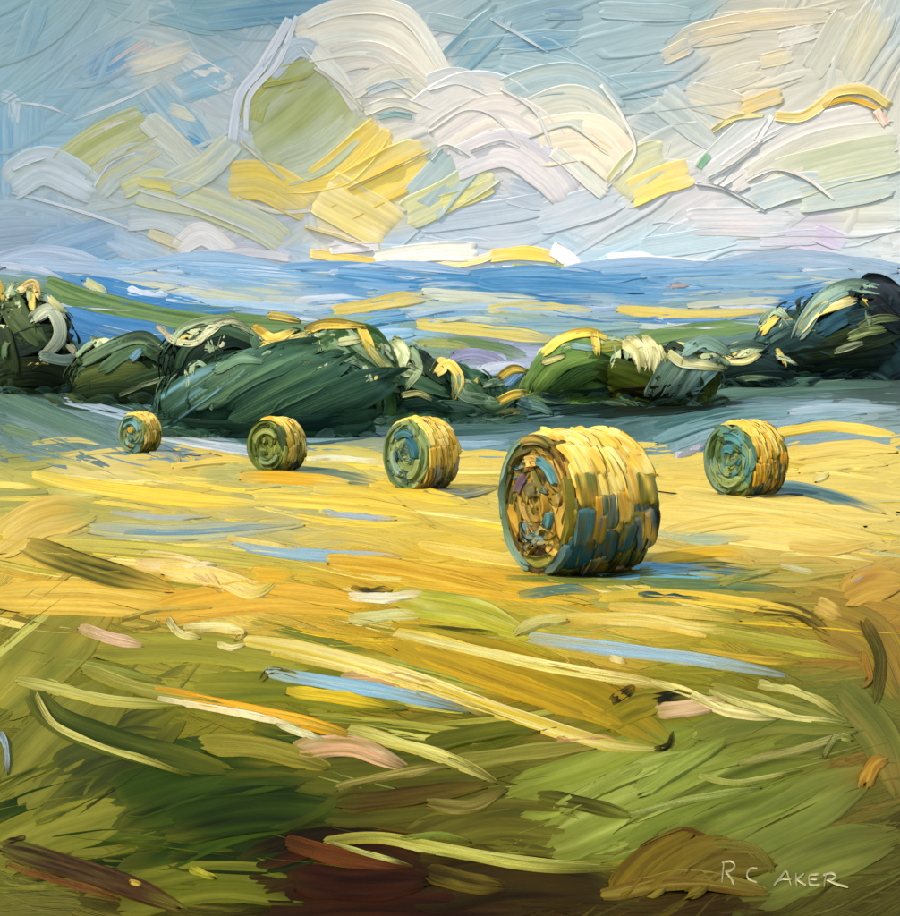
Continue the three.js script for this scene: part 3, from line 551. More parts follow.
lay(fieldGround, landS, `
0,700 60,640 90,615 | 50 | 8f8734 77782c a0953c
10,790 70,730 110,690 | 50 | 76752c 6a6a26 868236
50,800 110,760 170,720 | 46 | 2f3614 3a4018 4a5420
100,810 170,770 260,760 | 44 | 3a4a12 2c3c0e 4c5c1a
130,850 220,815 320,790 | 56 | 22340a 1c2c0a 2f420f 3a4c12
170,850 260,850 340,830 | 40 | 1a260a 24300c 101a08
5,852 60,828 118,812 | 42 | 7c7a28 6f7026 8a8634
120,900 220,880 320,895 | 36 | 66681c 5c601a 747426
250,870 330,850 420,865 | 34 | 1c140a 2c180c 3c1c0c
270,905 380,895 520,905 | 40 | 24120a 3a1c0e 2c1a0c
420,895 520,880 620,892 | 36 | 22180a 3a2c10 2e2410
330,810 430,800 520,795 | 34 | 4a4a16 5a541c 3c3c12
300,780 400,775 500,770 | 30 | 5c5a1c 4c5014 6a641e
420,840 500,820 580,830 | 34 | 5c561c 6e6a24 4a4a18
520,800 600,775 690,735 | 40 | 8a9236 7a8430 98a044
560,840 650,800 740,760 | 44 | 86903c 7c8834 949e48 a6ae58
640,840 740,800 830,770 | 44 | 6f7c2c 62702a 7f8a3a 545c1c
720,850 800,810 860,780 | 44 | 78803a 6a7230 868c40
760,890 820,860 890,840 | 40 | 6c7230 5a6028 7a7e3a
560,730 650,710 740,700 | 30 | 7c741c 6a6818 8f8424
700,735 780,720 860,725 | 26 | 5f6a28 7c7a34
200,690 300,690 400,705 | 26 | 76781f 868428 6a7020
100,650 200,650 300,665 | 24 | 8f8a30 9a9234 a09a38
120,800 200,778 290,775 | 40 | 2c400c 22340a 3a4c12 1a280a
170,830 250,812 340,812 | 36 | 16220a 22320c 2f420f
60,770 100,752 150,740 | 26 | 2c3418 3a4018 464c20
826,620 870,640 898,690 | 36 | 94762e 8a7030 a0842f
846,700 880,740 897,790 | 30 | 5f6428 6c6c2c 7c7434
0,600 90,600 190,610 | 26 | dcae50 d9a444 e6bc60
160,612 260,598 360,606 | 24 | dc9c38 e0aa48 d6943a
400,575 500,585 590,600 | 22 | dca236 e6b44a d0982c
0,545 40,520 90,512 | 34 | d9b660 e0c070 c9a850
640,520 740,530 880,548 | 24 | ecce78 f2da8c e6c468
680,495 780,512 890,520 | 16 | eed07a f0d888 e2c268
34,476 90,488 180,500 262,506 | 10 | f5d458 f0cb4a f7dc70 | t4 b2
48,492 80,496 112,496 | 6 | d6cc80 c9c070
240,478 290,480 348,485 | 9 | e8ac38 e09a2c f0b848 | t3
254,500 300,503 400,513 434,527 | 9 | f5da6c f0ce58 dcb84c | t4
110,514 160,519 212,518 | 5 | a9b4b4 b9bca8
88,530 180,535 302,525 | 12 | b0b8a0 a3b0a4 c3bf90
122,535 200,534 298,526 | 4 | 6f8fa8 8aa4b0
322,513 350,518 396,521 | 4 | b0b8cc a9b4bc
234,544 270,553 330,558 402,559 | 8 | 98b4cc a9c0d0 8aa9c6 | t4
228,540 265,546 300,552 | 4 | efd890 e0cc80 | t4
58,546 150,552 230,560 332,572 | 11 | b9a848 cfc060 a89a40 | t3
28,548 60,560 110,576 168,590 | 19 | 4a481a 6d6424 9a8a34 3c3c16 | t3 e.1
163,571 215,579 252,592 272,584 | 15 | f5da8c f0cf78 f8e4a4 | t4 b3
138,562 185,568 218,592 | 15 | ecc88c f0d4a4 e0b878 | t3
184,568 215,566 | 6 | f8eed8 f0dcc0 | t4
256,576 292,577 | 14 | dc9a2c e2a83c | t3
372,490 410,494 464,504 | 9 | f2cc48 eec040 f6d868 | t4
314,491 370,495 402,506 | 9 | eccd5c e2be50
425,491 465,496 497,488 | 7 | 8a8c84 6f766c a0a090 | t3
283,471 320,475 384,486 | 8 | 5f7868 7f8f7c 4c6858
306,461 345,460 392,466 | 4 | f5f1e4 dfd8b4 | t4
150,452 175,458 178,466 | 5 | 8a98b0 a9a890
172,468 230,462 258,466 | 6 | f0d476 e2c060 | t3
328,562 400,570 504,592 | 12 | d99a2c c98c28 ecb84a | t3
420,546 500,560 560,566 | 9 | ecc860 f0d478
350,598 390,600 428,594 | 7 | ece6d6 f3efe3 d6cca8 | t4
352,590 368,593 392,592 | 4 | 3c3c24 5c5430 | t3
398,602 470,614 524,634 | 22 | c0b840 a8a838 d2ce74 b5ac38 | t3
350,622 390,617 418,617 | 9 | e0dcaa cdc888 | t3
418,628 460,632 502,636 | 4 | 3a3c14 5a5820 | t3
505,580 560,582 644,585 | 6 | 7c8a34 6a7c48 95984a | t3
550,574 610,573 664,566 | 5 | 2c3c24 3c4c2c
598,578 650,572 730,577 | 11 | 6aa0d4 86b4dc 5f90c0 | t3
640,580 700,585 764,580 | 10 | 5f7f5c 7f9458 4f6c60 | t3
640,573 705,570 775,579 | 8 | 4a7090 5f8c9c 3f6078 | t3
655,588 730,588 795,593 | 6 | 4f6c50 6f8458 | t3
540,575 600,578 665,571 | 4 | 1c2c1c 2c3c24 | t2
652,562 720,553 754,562 | 9 | d9a02c e8b848 c8922a | t3
656,569 720,567 772,574 | 6 | 5c5a20 8a7c2c
720,585 745,578 775,572 | 8 | 9aa058 7c8a48 b5b070 | t3
600,599 660,597 740,605 822,620 | 9 | ecc04c e2b03c f0cc60 | t4
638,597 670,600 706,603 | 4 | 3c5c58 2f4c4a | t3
758,611 795,613 828,634 | 10 | 4a4018 5c4c1c 6f5c20 | t3
690,572 760,576 852,570 | 14 | a89a48 b5a458 9a8c3c
780,568 800,572 816,576 | 5 | d6d0ac c3bc90 | t3
520,598 570,592 600,596 | 7 | 5f7f6c 8a8c48 | t3
660,511 740,516 862,530 | 14 | eed07a f2da8c e6c468 | t3
664,536 760,522 882,541 | 11 | e8c868 f0d684 dcb85c | t3
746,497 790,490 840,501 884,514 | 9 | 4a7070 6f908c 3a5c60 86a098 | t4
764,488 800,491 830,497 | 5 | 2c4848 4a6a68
768,437 830,428 893,436 | 8 | ecc858 f2d874 e2ba4c | t3
658,475 690,476 714,479 | 7 | e6c870 d9ba60
788,457 850,449 895,452 | 10 | e2c060 eed280 dcbc60
800,472 850,466 885,466 | 7 | f0d880 e6ca70
815,482 828,476 | 6 | f3e2a0 e6d48c | t3
658,535 700,541 748,540 | 7 | a9b8a4 b9bf98
790,548 830,552 872,545 | 8 | e0bc68 d0ac58
848,596 870,586 898,584 | 26 | b9863c c49448 a8783a | t3
853,584 874,571 | 7 | 98b0c8 b9bcb4 | t3
818,606 838,617 | 12 | d0a85c c09a50 | t3
398,642 500,668 600,706 662,742 | 34 | c09a24 a88a1c 8f7c18 b08c20 | t3
420,655 520,690 610,722 | 18 | bb8c20 c89c28 a07c1c | t3
242,642 310,653 400,677 500,713 600,745 668,752 | 12 | ead268 f3e4a8 d9b83c ecd884 | t5 b3
270,655 360,674 450,700 530,728 | 5 | e0b83c f3e0a0 | t5
394,635 470,652 560,672 650,686 694,698 | 8 | ecd870 f5eab0 dcc050 | t5 b3
650,684 700,700 740,713 778,721 | 6 | f0e4a8 d9cc7c | t5
168,622 180,636 200,640 | 6 | f5eab8 e0d084 | t5 b3
184,631 215,629 242,634 236,642 | 7 | f3e6b0 ecd890 | t5 b3
218,647 232,650 246,646 | 5 | f0e2a8 d0c080 | t5
120,622 160,612 212,610 | 4 | dcc060 c9a84c
80,630 110,640 142,647 | 8 | d9a890 e2bca8 b9a068 | t3
84,670 140,690 200,700 224,707 | 10 | a8a04c 8f8a38 b9b060 | t4
154,694 210,706 300,724 364,742 | 9 | ec9c2c f3b444 e8942a | t5 b2
158,702 220,712 300,729 | 4 | f6eed6 ecd8a0 | t5
348,732 400,746 450,762 497,784 | 9 | cfc268 dcd488 b9ac50 | t5 b3
276,725 300,735 327,744 | 5 | f0ecd0 d6d0a0 | t4
16,682 60,692 110,703 184,707 | 8 | b9b058 cdc478 9a9840 | t4 b2
34,695 58,722 120,746 224,772 | 22 | 46501a 5c6424 2c3c0e 3a4614 | t2
35,697 54,728 100,749 192,779 | 4 | d2cc80 a8a450 | t5
266,675 330,685 400,697 470,713 | 10 | 98b8d0 7fa8d8 b0c8c0 8fb0dc | t4 b2
262,682 274,673 300,680 | 6 | 6a5c24 4c4818 | t4
288,694 340,700 388,709 | 9 | e0b424 c8a82c e8c038 | t3
342,680 400,682 442,691 | 8 | cf9a78 dcac90 c49070 | t3
418,691 470,705 504,716 | 13 | b0a060 9f9050 8a8040 | t3
298,752 350,748 404,768 | 17 | d9a088 c49070 e6c4a8 a88850 | t3
204,746 260,750 324,768 | 17 | 8a8030 9c9038 7a7228 | t3
338,790 380,780 452,767 | 7 | 9a8c48 7f7434 b0a460 | t4
428,806 470,809 504,793 | 10 | 7f7438 948848 6a5c28 | t4
338,806 400,800 484,788 | 15 | 4a3814 5a4a1c 3c2c10
428,746 500,732 564,725 | 14 | 6d6c1c 5a5e18 4a5014
448,766 520,756 604,745 | 13 | 8a8438 7a7630 9a9444
558,742 600,740 616,742 | 5 | dc9a88 c89840 | t4
652,703 690,697 | 11 | 14160a 1c1c0e | t2
612,703 634,690 | 8 | 1c1c0c 14160a | t2
610,724 634,712 656,706 | 18 | 8a7c1c 9c8820 746818 | t2
658,714 690,710 724,703 | 12 | cfa484 c4a080 dcb898 | t3
655,752 668,748 672,735 | 5 | 24240f 3c3c18 | t4
528,640 600,650 700,662 786,677 | 9 | a9c0cc 98b4d0 b5b89c a3bcd0 | t4 b2
516,636 536,625 574,620 | 8 | dcd08c c9bc70 | t4
568,620 640,622 700,632 744,631 | 9 | e0c05c ead48a d0b048 | t4
610,608 680,614 740,622 | 7 | e6c468 c9b058 | t3
700,631 780,645 862,660 | 11 | a8a03c b5ac48 9a9234 | t4
690,652 760,662 800,664 | 5 | b08c30 cfa840 | t3
714,690 780,710 852,728 | 10 | 8a8838 a09c50 77782c | t4
708,693 770,716 846,726 | 4 | e0d898 b9b068 | t5
690,700 728,716 776,721 | 5 | ecdcA8 d0c080 | t5
758,688 800,696 848,723 | 4 | ccc684 a09a50 | t5
610,660 625,664 | 4 | ecdfae d0c488 | t4
864,624 880,660 876,704 | 10 | 4f4c1c 5c541c 6a5c24 | t4
862,655 870,680 862,690 | 6 | a8742c b58438 | t3
640,792 680,768 724,744 | 15 | 8f9c44 a0ac54 7c8a38 | t3
596,792 640,772 694,756 | 14 | 949c48 a3ac58 808a38 | t3
560,812 600,790 640,770 | 12 | 8a9440 a0a850 | t3
628,817 690,802 762,790 | 5 | b5bc70 8a9440 | t4
738,766 800,752 857,734 | 6 | b5ac74 9a9450 | t4
698,778 740,785 802,772 | 5 | c3c278 9a9c48 | t4
824,758 836,740 852,742 | 5 | a9a860 8a8c48 | t4
540,800 580,806 630,818 | 11 | 4a4a18 3c3c14 6a6a28 | t4
864,786 874,768 884,762 | 13 | b5822c a07028 c8963c | t3
324,844 380,840 440,851 540,868 626,870 | 9 | b5ac48 d2ce80 8a8c34 c2bc60 | t5 b3
330,846 362,856 412,869 | 4 | ccca80 a0a458 | t5
288,845 340,860 404,871 | 13 | 4c2410 5c3016 6a3c1c | t3
296,882 360,888 424,884 | 24 | 2c120a 3c1c0e 24100a | t2
430,875 470,885 500,888 | 16 | 5a4c18 6a5a20 3a3010 | t2
400,842 440,838 470,844 | 6 | 8a9440 6a7428 | t3
600,868 660,864 700,868 | 5 | a0982c 8a8438 | t3
4,851 60,866 120,886 178,909 | 17 | 4c3420 3c2818 5c4428 34241a | t2
6,846 24,840 | 5 | 2c2014 3c2c1c | t3
6,868 60,884 120,902 | 4 | 8a5c34 6a4428 | t3
190,872 215,880 | 5 | c9c048 a8a438 | t3
130,885 142,888 | 4 | d9b858 c8a848 | t3
0,735 6,750 8,775 | 5 | 98aec8 b0bcc0 | t4
`.toLowerCase(), K.land, fieldMat, { h0: 1, t: 2, dh: .01, tk: .5, wk: 1.25, e: .12, mix: fieldMix, m1: .95, ms: .5 });  // blue, green and blackish strokes beside and under the bales paint their cast shadows
streaks(fieldGround, fieldMix, K.land, MAT.field, 46, [-20, 462, 920, 560], ['f9e69a', 'f5d45c', 'f8dc78', 'c9aa3c', 'b4aa50', 'f3cc4c', 'c9c690'], () => rr(1, 8), [60, 190], [2.5, 6], .75);
streaks(fieldGround, fieldMix, K.land, MAT.field, 40, [-20, 562, 860, 645], ['f9e69a', 'f5cc4c', 'e8b838', 'b8a83c', '8f8a34', 'f3dc80', 'd9a02c'], () => rr(3, 14), [70, 220], [3, 7], .75);
streaks(fieldGround, fieldMix, K.land, MAT.near, 20, [0, 640, 860, 740], ['c9c468', 'e6da84', '8f9440', '6c7426', 'b0a848', 'a8b058', 'd9b83c'], (x, y) => nearest(FIELDF, x, y)[3] + rr(-5, 5), [90, 230], [4, 11], .8);
streaks(fieldGround, fieldMix, K.land, MAT.near, 14, [380, 740, 860, 860], ['8f9440', '6c7426', 'a0ac54', '4c5418', 'b5bc70', '5c5a1c'], (x, y) => nearest(FIELDF, x, y)[3] + rr(-5, 5), [90, 220], [7, 16], .8);
streaks(fieldGround, fieldMix, K.land, MAT.near, 12, [0, 740, 380, 900], ['3a4c12', '2c3c0e', '4c5c1a', '1c2c0a', '5c601a'], (x, y) => nearest(FIELDF, x, y)[3] + rr(-5, 5), [90, 220], [10, 20], .8);
// low mound of brown earth at the lower right
const moundS = (x, y) => { const q = landS(x, y), e = ((x - 692) / 92) ** 2 + ((y - 872) / 40) ** 2; if (e < 1) q[1] += .03 * (1 - e) ** 1.5; return q; };
{
  const p = landS(690, 892), t = thing('earth_mound', 'low rounded mound of brown earth in the lower right corner of the field', 'mound', null, new THREE.Vector3(p[0], 0, p[2]));
  lay(t, moundS, `
618,890 650,862 688,838 | 28 | 6c5818 7c661e 5c4a16
650,888 690,862 724,848 | 28 | 6a5a1c 74601c 80702c
690,892 725,872 770,866 | 24 | 6c5c20 5c4c1a 7a6a28
602,897 680,887 764,893 | 13 | 7c6c2c 6a4c1c 8a7a34
640,852 660,840 686,832 714,844 | 4 | 5a3c18 6a4a1c | t1
716,850 748,852 772,872 | 12 | 7a7030 66601f
`, K.land, MAT.near, { h0: 2.2, t: 2, tk: .6, mix: fieldMix, m1: .3 });
}
// thin raised lettering scratched in cream paint over the mound
{
  const p = landS(785, 892), t = thing('lettering', 'thin cream hand painted capital letters beside the brown mound', 'lettering', null, new THREE.Vector3(p[0], 0, p[2]));
  const letters = [['724,871 723,880 722,890', '722,872 731,870 735,874 731,879 725,881', '726,881 731,886 734,891'], ['758,874 751,875 747,880 749,885 757,887'], ['774,888 780,881 786,874 789,881 791,888', '777,884 783,882 791,882'], ['796,876 796,882 797,888', '804,876 800,880 797,882 801,885 806,888'], ['819,877 810,878 809,883 811,888 820,887', '810,882 817,882'], ['826,877 825,883 824,889', '823,878 831,876 836,879 832,882 826,883', '828,883 837,887 848,890']];
  for (const L of letters) {
    const gs = L.map(s => strokeGeo(moundS, s.split(' ').map(q => q.split(',').map(Number)), 1.5, ['f6eec4', 'e8deac'], K.land, { h: 3.2, edge: 2.4, t: .3, m: 4, n: 20, r: .3, s: .8, e: .6 }));
    addMesh('letter', mergeGeometries(gs), MAT.near, t);
  }
}

// ---------------------------------------------------------------- trees and bushes along the edge of the field
function tree(name, label, [cx, cy, rx, ry, by], palette, text, lumps, seed) {
  R = mulberry(seed);
  const d0 = depthOf(by), mpp = d0 / F, base = new THREE.Vector3((cx - CX) * mpp, landHeight(d0), -d0);
  const t = thing(name, label, name === 'tree' ? 'tree' : 'bush', 'trees and bushes along the field edge', base);
  const L = [[cx, cy, rx, ry], ...lumps].map(([x, y, a, b]) => ({ x, y, a, b, c: .8 * Math.min(a, b) * mpp }));
  const S = (x, y) => {
    let z = 0; for (const l of L) { const e = ((x - l.x) / l.a) ** 2 + ((y - l.y) / l.b) ** 2; if (e < 1) z = Math.max(z, l.c * Math.sqrt(1 - e) * 1.04); else if (y > l.y && Math.abs(x - l.x) < l.a) z = Math.max(z, l.c * .5 * (1 - ((x - l.x) / l.a) ** 2)); }
    const d = d0 - z; return [(x - CX) / F * d, EYE - (y - HY) / F * d, -d, 0, .25, .97, d / F];
  };
  // trunk and limbs
  const tg = [], H = (by - cy) * mpp, tube = (a, b, r0, r1) => {
    const v = new THREE.Vector3().subVectors(b, a), g = new THREE.CylinderGeometry(r1, r0, v.length(), 7, 3);
    g.applyQuaternion(new THREE.Quaternion().setFromUnitVectors(new THREE.Vector3(0, 1, 0), v.clone().normalize())); g.translate((a.x + b.x) / 2, (a.y + b.y) / 2, (a.z + b.z) / 2); tg.push(g.toNonIndexed());
  };
  const b0 = new THREE.Vector3(0, -.25, 0), b1 = new THREE.Vector3(rr(-.2, .2), H * .8, 0);
  tube(b0, b1, ry * mpp * .11, ry * mpp * .06);
  for (const l of L) tube(b1.clone().multiplyScalar(.7), new THREE.Vector3((l.x - cx) * mpp + rr(-.3, .3), (by - l.y) * mpp, 0), ry * mpp * .05, ry * mpp * .02);
  const trunk = addMesh('trunk', mergeGeometries(tg), barkMat, null); t.add(trunk);
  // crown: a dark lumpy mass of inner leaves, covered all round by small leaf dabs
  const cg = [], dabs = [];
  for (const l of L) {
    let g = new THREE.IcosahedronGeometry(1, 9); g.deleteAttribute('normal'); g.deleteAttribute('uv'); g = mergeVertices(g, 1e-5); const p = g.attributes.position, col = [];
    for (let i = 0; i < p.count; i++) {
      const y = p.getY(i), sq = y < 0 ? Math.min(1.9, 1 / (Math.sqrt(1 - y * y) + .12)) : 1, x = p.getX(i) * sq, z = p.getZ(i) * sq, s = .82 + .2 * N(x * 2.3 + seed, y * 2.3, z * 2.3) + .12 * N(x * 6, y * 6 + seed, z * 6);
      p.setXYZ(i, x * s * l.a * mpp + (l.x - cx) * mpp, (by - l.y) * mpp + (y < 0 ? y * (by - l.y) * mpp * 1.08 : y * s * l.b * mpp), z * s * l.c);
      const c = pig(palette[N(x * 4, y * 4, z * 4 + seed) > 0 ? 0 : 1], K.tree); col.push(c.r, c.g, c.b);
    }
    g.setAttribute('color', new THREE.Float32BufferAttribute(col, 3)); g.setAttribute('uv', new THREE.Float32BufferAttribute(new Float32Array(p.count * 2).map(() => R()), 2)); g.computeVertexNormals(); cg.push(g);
    const cnt = Math.round(30 + l.a * l.b * .035);
    for (let i = 0; i < cnt; i++) {
      const th = rr(0, Math.PI * 2), cz = rr(-.3, 1), sz = Math.sqrt(1 - cz * cz), nx = sz * Math.cos(th), ny = cz, nz = sz * Math.sin(th);
      const rad = rr(.85, 1.02), C0 = [(l.x - cx) * mpp + nx * l.a * mpp * rad, (by - l.y) * mpp + ny * (ny < 0 ? by - l.y : l.b) * mpp * rad, nz * l.c * rad];
      const nn = new THREE.Vector3(nx, ny + .25, nz).normalize(), tt = new THREE.Vector3(-nz + rr(-.4, .4), rr(-.5, .3), nx + rr(-.4, .4)).cross(nn).normalize(), bb = new THREE.Vector3().crossVectors(nn, tt);
      const sL = rr(.5, 1.1) * Math.min(l.a, l.b) * mpp * .42, Sd = (p, q) => { const cv = -(p * p + q * q) * .7 / (l.b * mpp); return [C0[0] + tt.x * p + bb.x * q + nn.x * cv, C0[1] + tt.y * p + bb.y * q + nn.y * cv, C0[2] + tt.z * p + bb.z * q + nn.z * cv, nn.x, nn.y, nn.z, 1]; };
      const c1 = R() < .16 ? ['6a8a60', '8aa078', '557a68'][Math.floor(R() * 3)] : palette[Math.floor(R() * palette.length)], c2 = palette[Math.floor(R() * palette.length)];
      dabs.push(strokeGeo(Sd, [[-sL / 2, 0], [0, rr(-.2, .2) * sL], [sL / 2, 0]], sL * rr(.25, .45), [c1, c2], K.tree, { edge: 0, t: .06 * sL, n: 7, m: 5, r: .6, b: .05 * sL }));
    }
  }
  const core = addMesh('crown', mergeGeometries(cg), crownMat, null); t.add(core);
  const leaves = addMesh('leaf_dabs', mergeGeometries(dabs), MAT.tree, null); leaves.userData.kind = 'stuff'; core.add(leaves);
  // painted highlights: broken pale dabs along the upper edge of the crown
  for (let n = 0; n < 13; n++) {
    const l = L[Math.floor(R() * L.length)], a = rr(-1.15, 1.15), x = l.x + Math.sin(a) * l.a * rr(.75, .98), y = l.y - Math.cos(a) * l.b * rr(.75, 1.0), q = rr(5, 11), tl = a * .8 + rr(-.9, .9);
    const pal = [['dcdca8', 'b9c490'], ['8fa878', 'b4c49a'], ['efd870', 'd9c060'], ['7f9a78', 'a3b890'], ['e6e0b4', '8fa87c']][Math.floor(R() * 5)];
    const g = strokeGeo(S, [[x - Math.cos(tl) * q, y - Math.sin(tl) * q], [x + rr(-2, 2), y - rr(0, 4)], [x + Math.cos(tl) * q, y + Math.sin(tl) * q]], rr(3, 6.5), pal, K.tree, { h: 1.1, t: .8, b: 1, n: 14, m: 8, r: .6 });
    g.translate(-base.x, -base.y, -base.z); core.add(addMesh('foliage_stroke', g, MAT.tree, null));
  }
  // long grass and low shoots breaking the foot of the bush
  for (let n = 0; n < 12; n++) {
    const x = cx + rr(-1.05, 1.05) * rx * 1.1, up = rr(3, 9), ln = rr(10, 34) * (R() < .5 ? -1 : 1), pal = R() < .3 ? ['5f7f70', '4c6c5c', '3c5c50'] : [palette[2], palette[0], '557a68'];
    const f = (p, q) => { const w = S(p, Math.min(q, by)); const k = 1 - .004 * (q - by > -20 ? 1 : 0); return [w[0] * k, (w[1] - EYE) * k + EYE - Math.max(0, q - by) * mpp * .4, w[2] * k, 0, .25, .97, mpp]; };
    const g = strokeGeo(f, [[x, by + 5], [x + ln * .4, by - up * .4], [x + ln, by - up]], rr(5, 12), pal, K.tree, { h: .8, t: .7, b: .8, n: 12, m: 8, r: .5, e: .15 });
    g.translate(-base.x, -base.y, -base.z); core.add(addMesh('foliage_stroke', g, MAT.tree, null));
  }
  let i = 0; const treeMix = (x, y, out) => out.copy(pig(palette[N(x * .05, y * .07, seed) > 0 ? 0 : 2], K.tree));
  for (const s of rows(text)) { const g = strokeGeo(S, s.pts, s.w * 1.18, s.cols, K.tree, { h: 1.2 + .1 * i++, ...s.opt, t: (s.opt.t ?? 2) * .42, b: (s.opt.b ?? 1.5) * .5, r: .5, mix: treeMix, m1: .6, ms: .2 }); g.translate(-base.x, -base.y, -base.z); core.add(addMesh('foliage_stroke', g, MAT.tree, null)); }  // the yellow and cream strokes among these are painted highlights
}
const crownMat = new THREE.MeshPhysicalMaterial({ vertexColors: true, roughness: .8, specularIntensity: .07 });
const barkMat = new THREE.MeshStandardMaterial({ color: 0x3a2f22, roughness: .9 });
tree('tree', 'dark olive tree with pale curling stroke at the far left edge', [34, 348, 44, 56, 394], ['2c3c24', '1f2c20', '3c4c2c', '4a5a34'], `
8,300 28,335 | 22 | 4a5c30 3c4c28 5c6c3c
2,352 48,334 | 22 | 1c2a1e 2c3828 24322a
2,376 40,372 78,384 | 26 | 2a3420 1f2a1c 343c24
20,318 40,340 | 18 | 3f5030 566a40
34,320 50,311 60,326 58,342 44,356 | 11 | b9c09a dcdcb8 8a9f80 | t5 b3
42,356 64,361 84,358 | 9 | 8fa890 bcc8b0 6f8c78 | t4
20,291 34,284 39,296 | 7 | ecca60 f3e0a4 | t5
47,296 52,302 62,309 | 7 | 6f8890 8aa09c
50,299 63,311 | 6 | e3d890 cfc880 | t5
0,282 4,300 | 5 | e8cf70 d9b850 | t4
70,346 82,360 | 6 | efe0b8 e6d6a0 | t5
4,330 16,372 | 12 | 3c4828 2c3824`, [[18, 315, 20, 28], [60, 376, 28, 22]], 101);
tree('bush', 'mid green bush arching beside the left tree', [132, 378, 66, 36, 404], ['3a5030', '2a4428', '4f5c2c', '2c3c20'], `
84,384 108,376 134,372 | 24 | 4f5c2c 3c4a24 5c6830
128,390 160,380 194,376 | 20 | 3a5030 2a4428 465c34
84,362 114,346 140,338 158,346 172,360 | 11 | 4a6048 7a9468 3a5040 | t4 b3
104,370 130,352 150,352 | 12 | 3f5a3c 54704c
148,350 168,362 192,376 | 12 | 1c3020 2c4428 | t3
80,396 120,392 170,400 | 18 | 2c3c24 3c4c2c
138,388 185,373 218,370 | 4 | b9c6a0 7a8c60 | t4
120,396 150,384 170,382 | 4 | a0ac80 5c6c48 | t4
132,360 141,351 | 6 | 5a80a0 7a98a8 | t4`, [[105, 365, 32, 26], [165, 372, 34, 26]], 102);
tree('bush', 'nearly black rounded bush under cream scalloped paint left of centre', [214, 360, 58, 36, 412], ['14241c', '24382c', '1c3020', '2f4632'], `
186,376 206,349 236,339 264,354 | 16 | 14241c 24382c 1a2c22
192,384 215,362 250,356 | 14 | 1c3020 3c5840
178,368 190,346 225,331 264,346 | 9 | 2c4430 46603f | t3
174,342 186,327 228,320 256,338 | 7 | 8fa478 a9b890 | t4
163,329 174,341 196,343 212,328 232,322 252,329 | 6 | dcd8aa b9bf88 ece6c4 | t5 b3
198,342 210,333 222,324 | 6 | ccce9e e3dfb4 | t5
158,327 171,339 | 5 | ece4c6 d0c898 | t5
254,338 263,353 288,362 | 8 | 6f8f6c 557558 | t4
262,350 280,366 | 9 | 14201a 2c3c30 | t3`, [[190, 362, 32, 28], [240, 356, 30, 28]], 103);
tree('bush', 'largest dark green bush brushed in diagonal sweeps at centre left', [270, 396, 112, 46, 438], ['2c4c3a', '1f3c2c', '3c5c48', '3f6048'], `
150,426 205,432 266,432 | 22 | 3c5844 2f4a38 46644f
162,412 190,392 218,375 | 28 | 3c5c48 2c4c3a 5a7f70 6a94a8
196,400 222,382 250,360 | 22 | 4a6a50 6f9078 355a44
212,392 255,368 304,350 | 30 | 3f6048 2c4c38 64845f
236,412 285,386 334,364 | 32 | 1f3c2c 2c4c3a 527450
286,420 335,400 390,380 | 32 | 1c3828 2a4838 3f6248
262,428 320,426 372,414 | 18 | 24402f 36584a
300,430 345,420 | 12 | 1f3830 14302a
216,372 240,360 262,362 | 8 | 7a9878 5a7c5c | t4`, [[215, 400, 60, 34], [330, 396, 60, 36]], 104);
tree('bush', 'green bush with golden scalloped top above the largest dark bush', [345, 365, 52, 38, 425], ['3c5c2c', '2c4a28', '4f7038', '557a50'], `
300,368 330,346 364,336 386,354 | 20 | 3c5c2c 4f7038 2c4a28
320,372 350,352 378,362 | 16 | 2c4a2c 3f6038
330,346 356,370 396,386 | 18 | 6f8c60 8fa684 557a50 | t3
350,338 378,360 396,378 | 12 | 7f9a6c a0b48c 64845a | t3
308,331 326,325 362,326 | 8 | ecc850 f5e088 e3bc44 | t5 b3
256,328 274,339 292,332 | 8 | f3d472 e2b840 | t5 b3
264,346 288,343 306,335 | 8 | ecce5a f5e49a | t5 b3
270,316 284,318 298,321 | 7 | ead27a d0bc5c | t5
362,330 369,345 372,358 | 8 | f0d058 e2bc48 | t5 b3
370,350 386,368 402,371 | 6 | d0c468 e9e094 | t5
340,343 360,340 | 7 | b9bf80 d0d09a | t4`, [[290, 352, 34, 24], [375, 372, 30, 26]], 105);
tree('bush', 'low tangled shrub with yellow dabs between the two bush masses', [440, 388, 62, 30, 424], ['3c5c44', '2c4c38', '557a58', '6a8c60'], `
380,388 402,378 442,392 | 13 | 3c5c44 557a58 2c4838
394,342 403,354 400,366 414,373 | 13 | 8fa868 bcc890 e0e4b4 | t5 b3
410,350 419,368 408,386 | 8 | 9fb484 c3cc9c | t5
418,356 440,376 | 15 | 1c2c20 2c3c28 14241c
438,373 449,365 459,378 455,396 | 9 | f3d462 f5e088 e6c04c | t5 b3
455,376 464,396 492,401 | 9 | 7fa070 adc49a | t4
468,386 490,406 508,400 | 13 | 4f7048 6a8c60 8aa880
500,402 512,396 524,394 | 8 | f3d054 e6bc44 | t5
500,377 512,370 524,371 | 7 | eecd5a d9b848 | t5
494,419 506,413 520,412 | 6 | dcd48e c0bc70 | t5
403,396 418,394 432,400 | 5 | e0da94 c6c480 | t5
438,406 460,408 484,416 | 10 | 86a890 64886c
400,408 430,404 450,412 | 10 | 2f4f3f 426452
520,402 540,408 550,414 | 8 | 8fb0a8 5f8474`, [[408, 372, 24, 30], [490, 400, 36, 18]], 106);
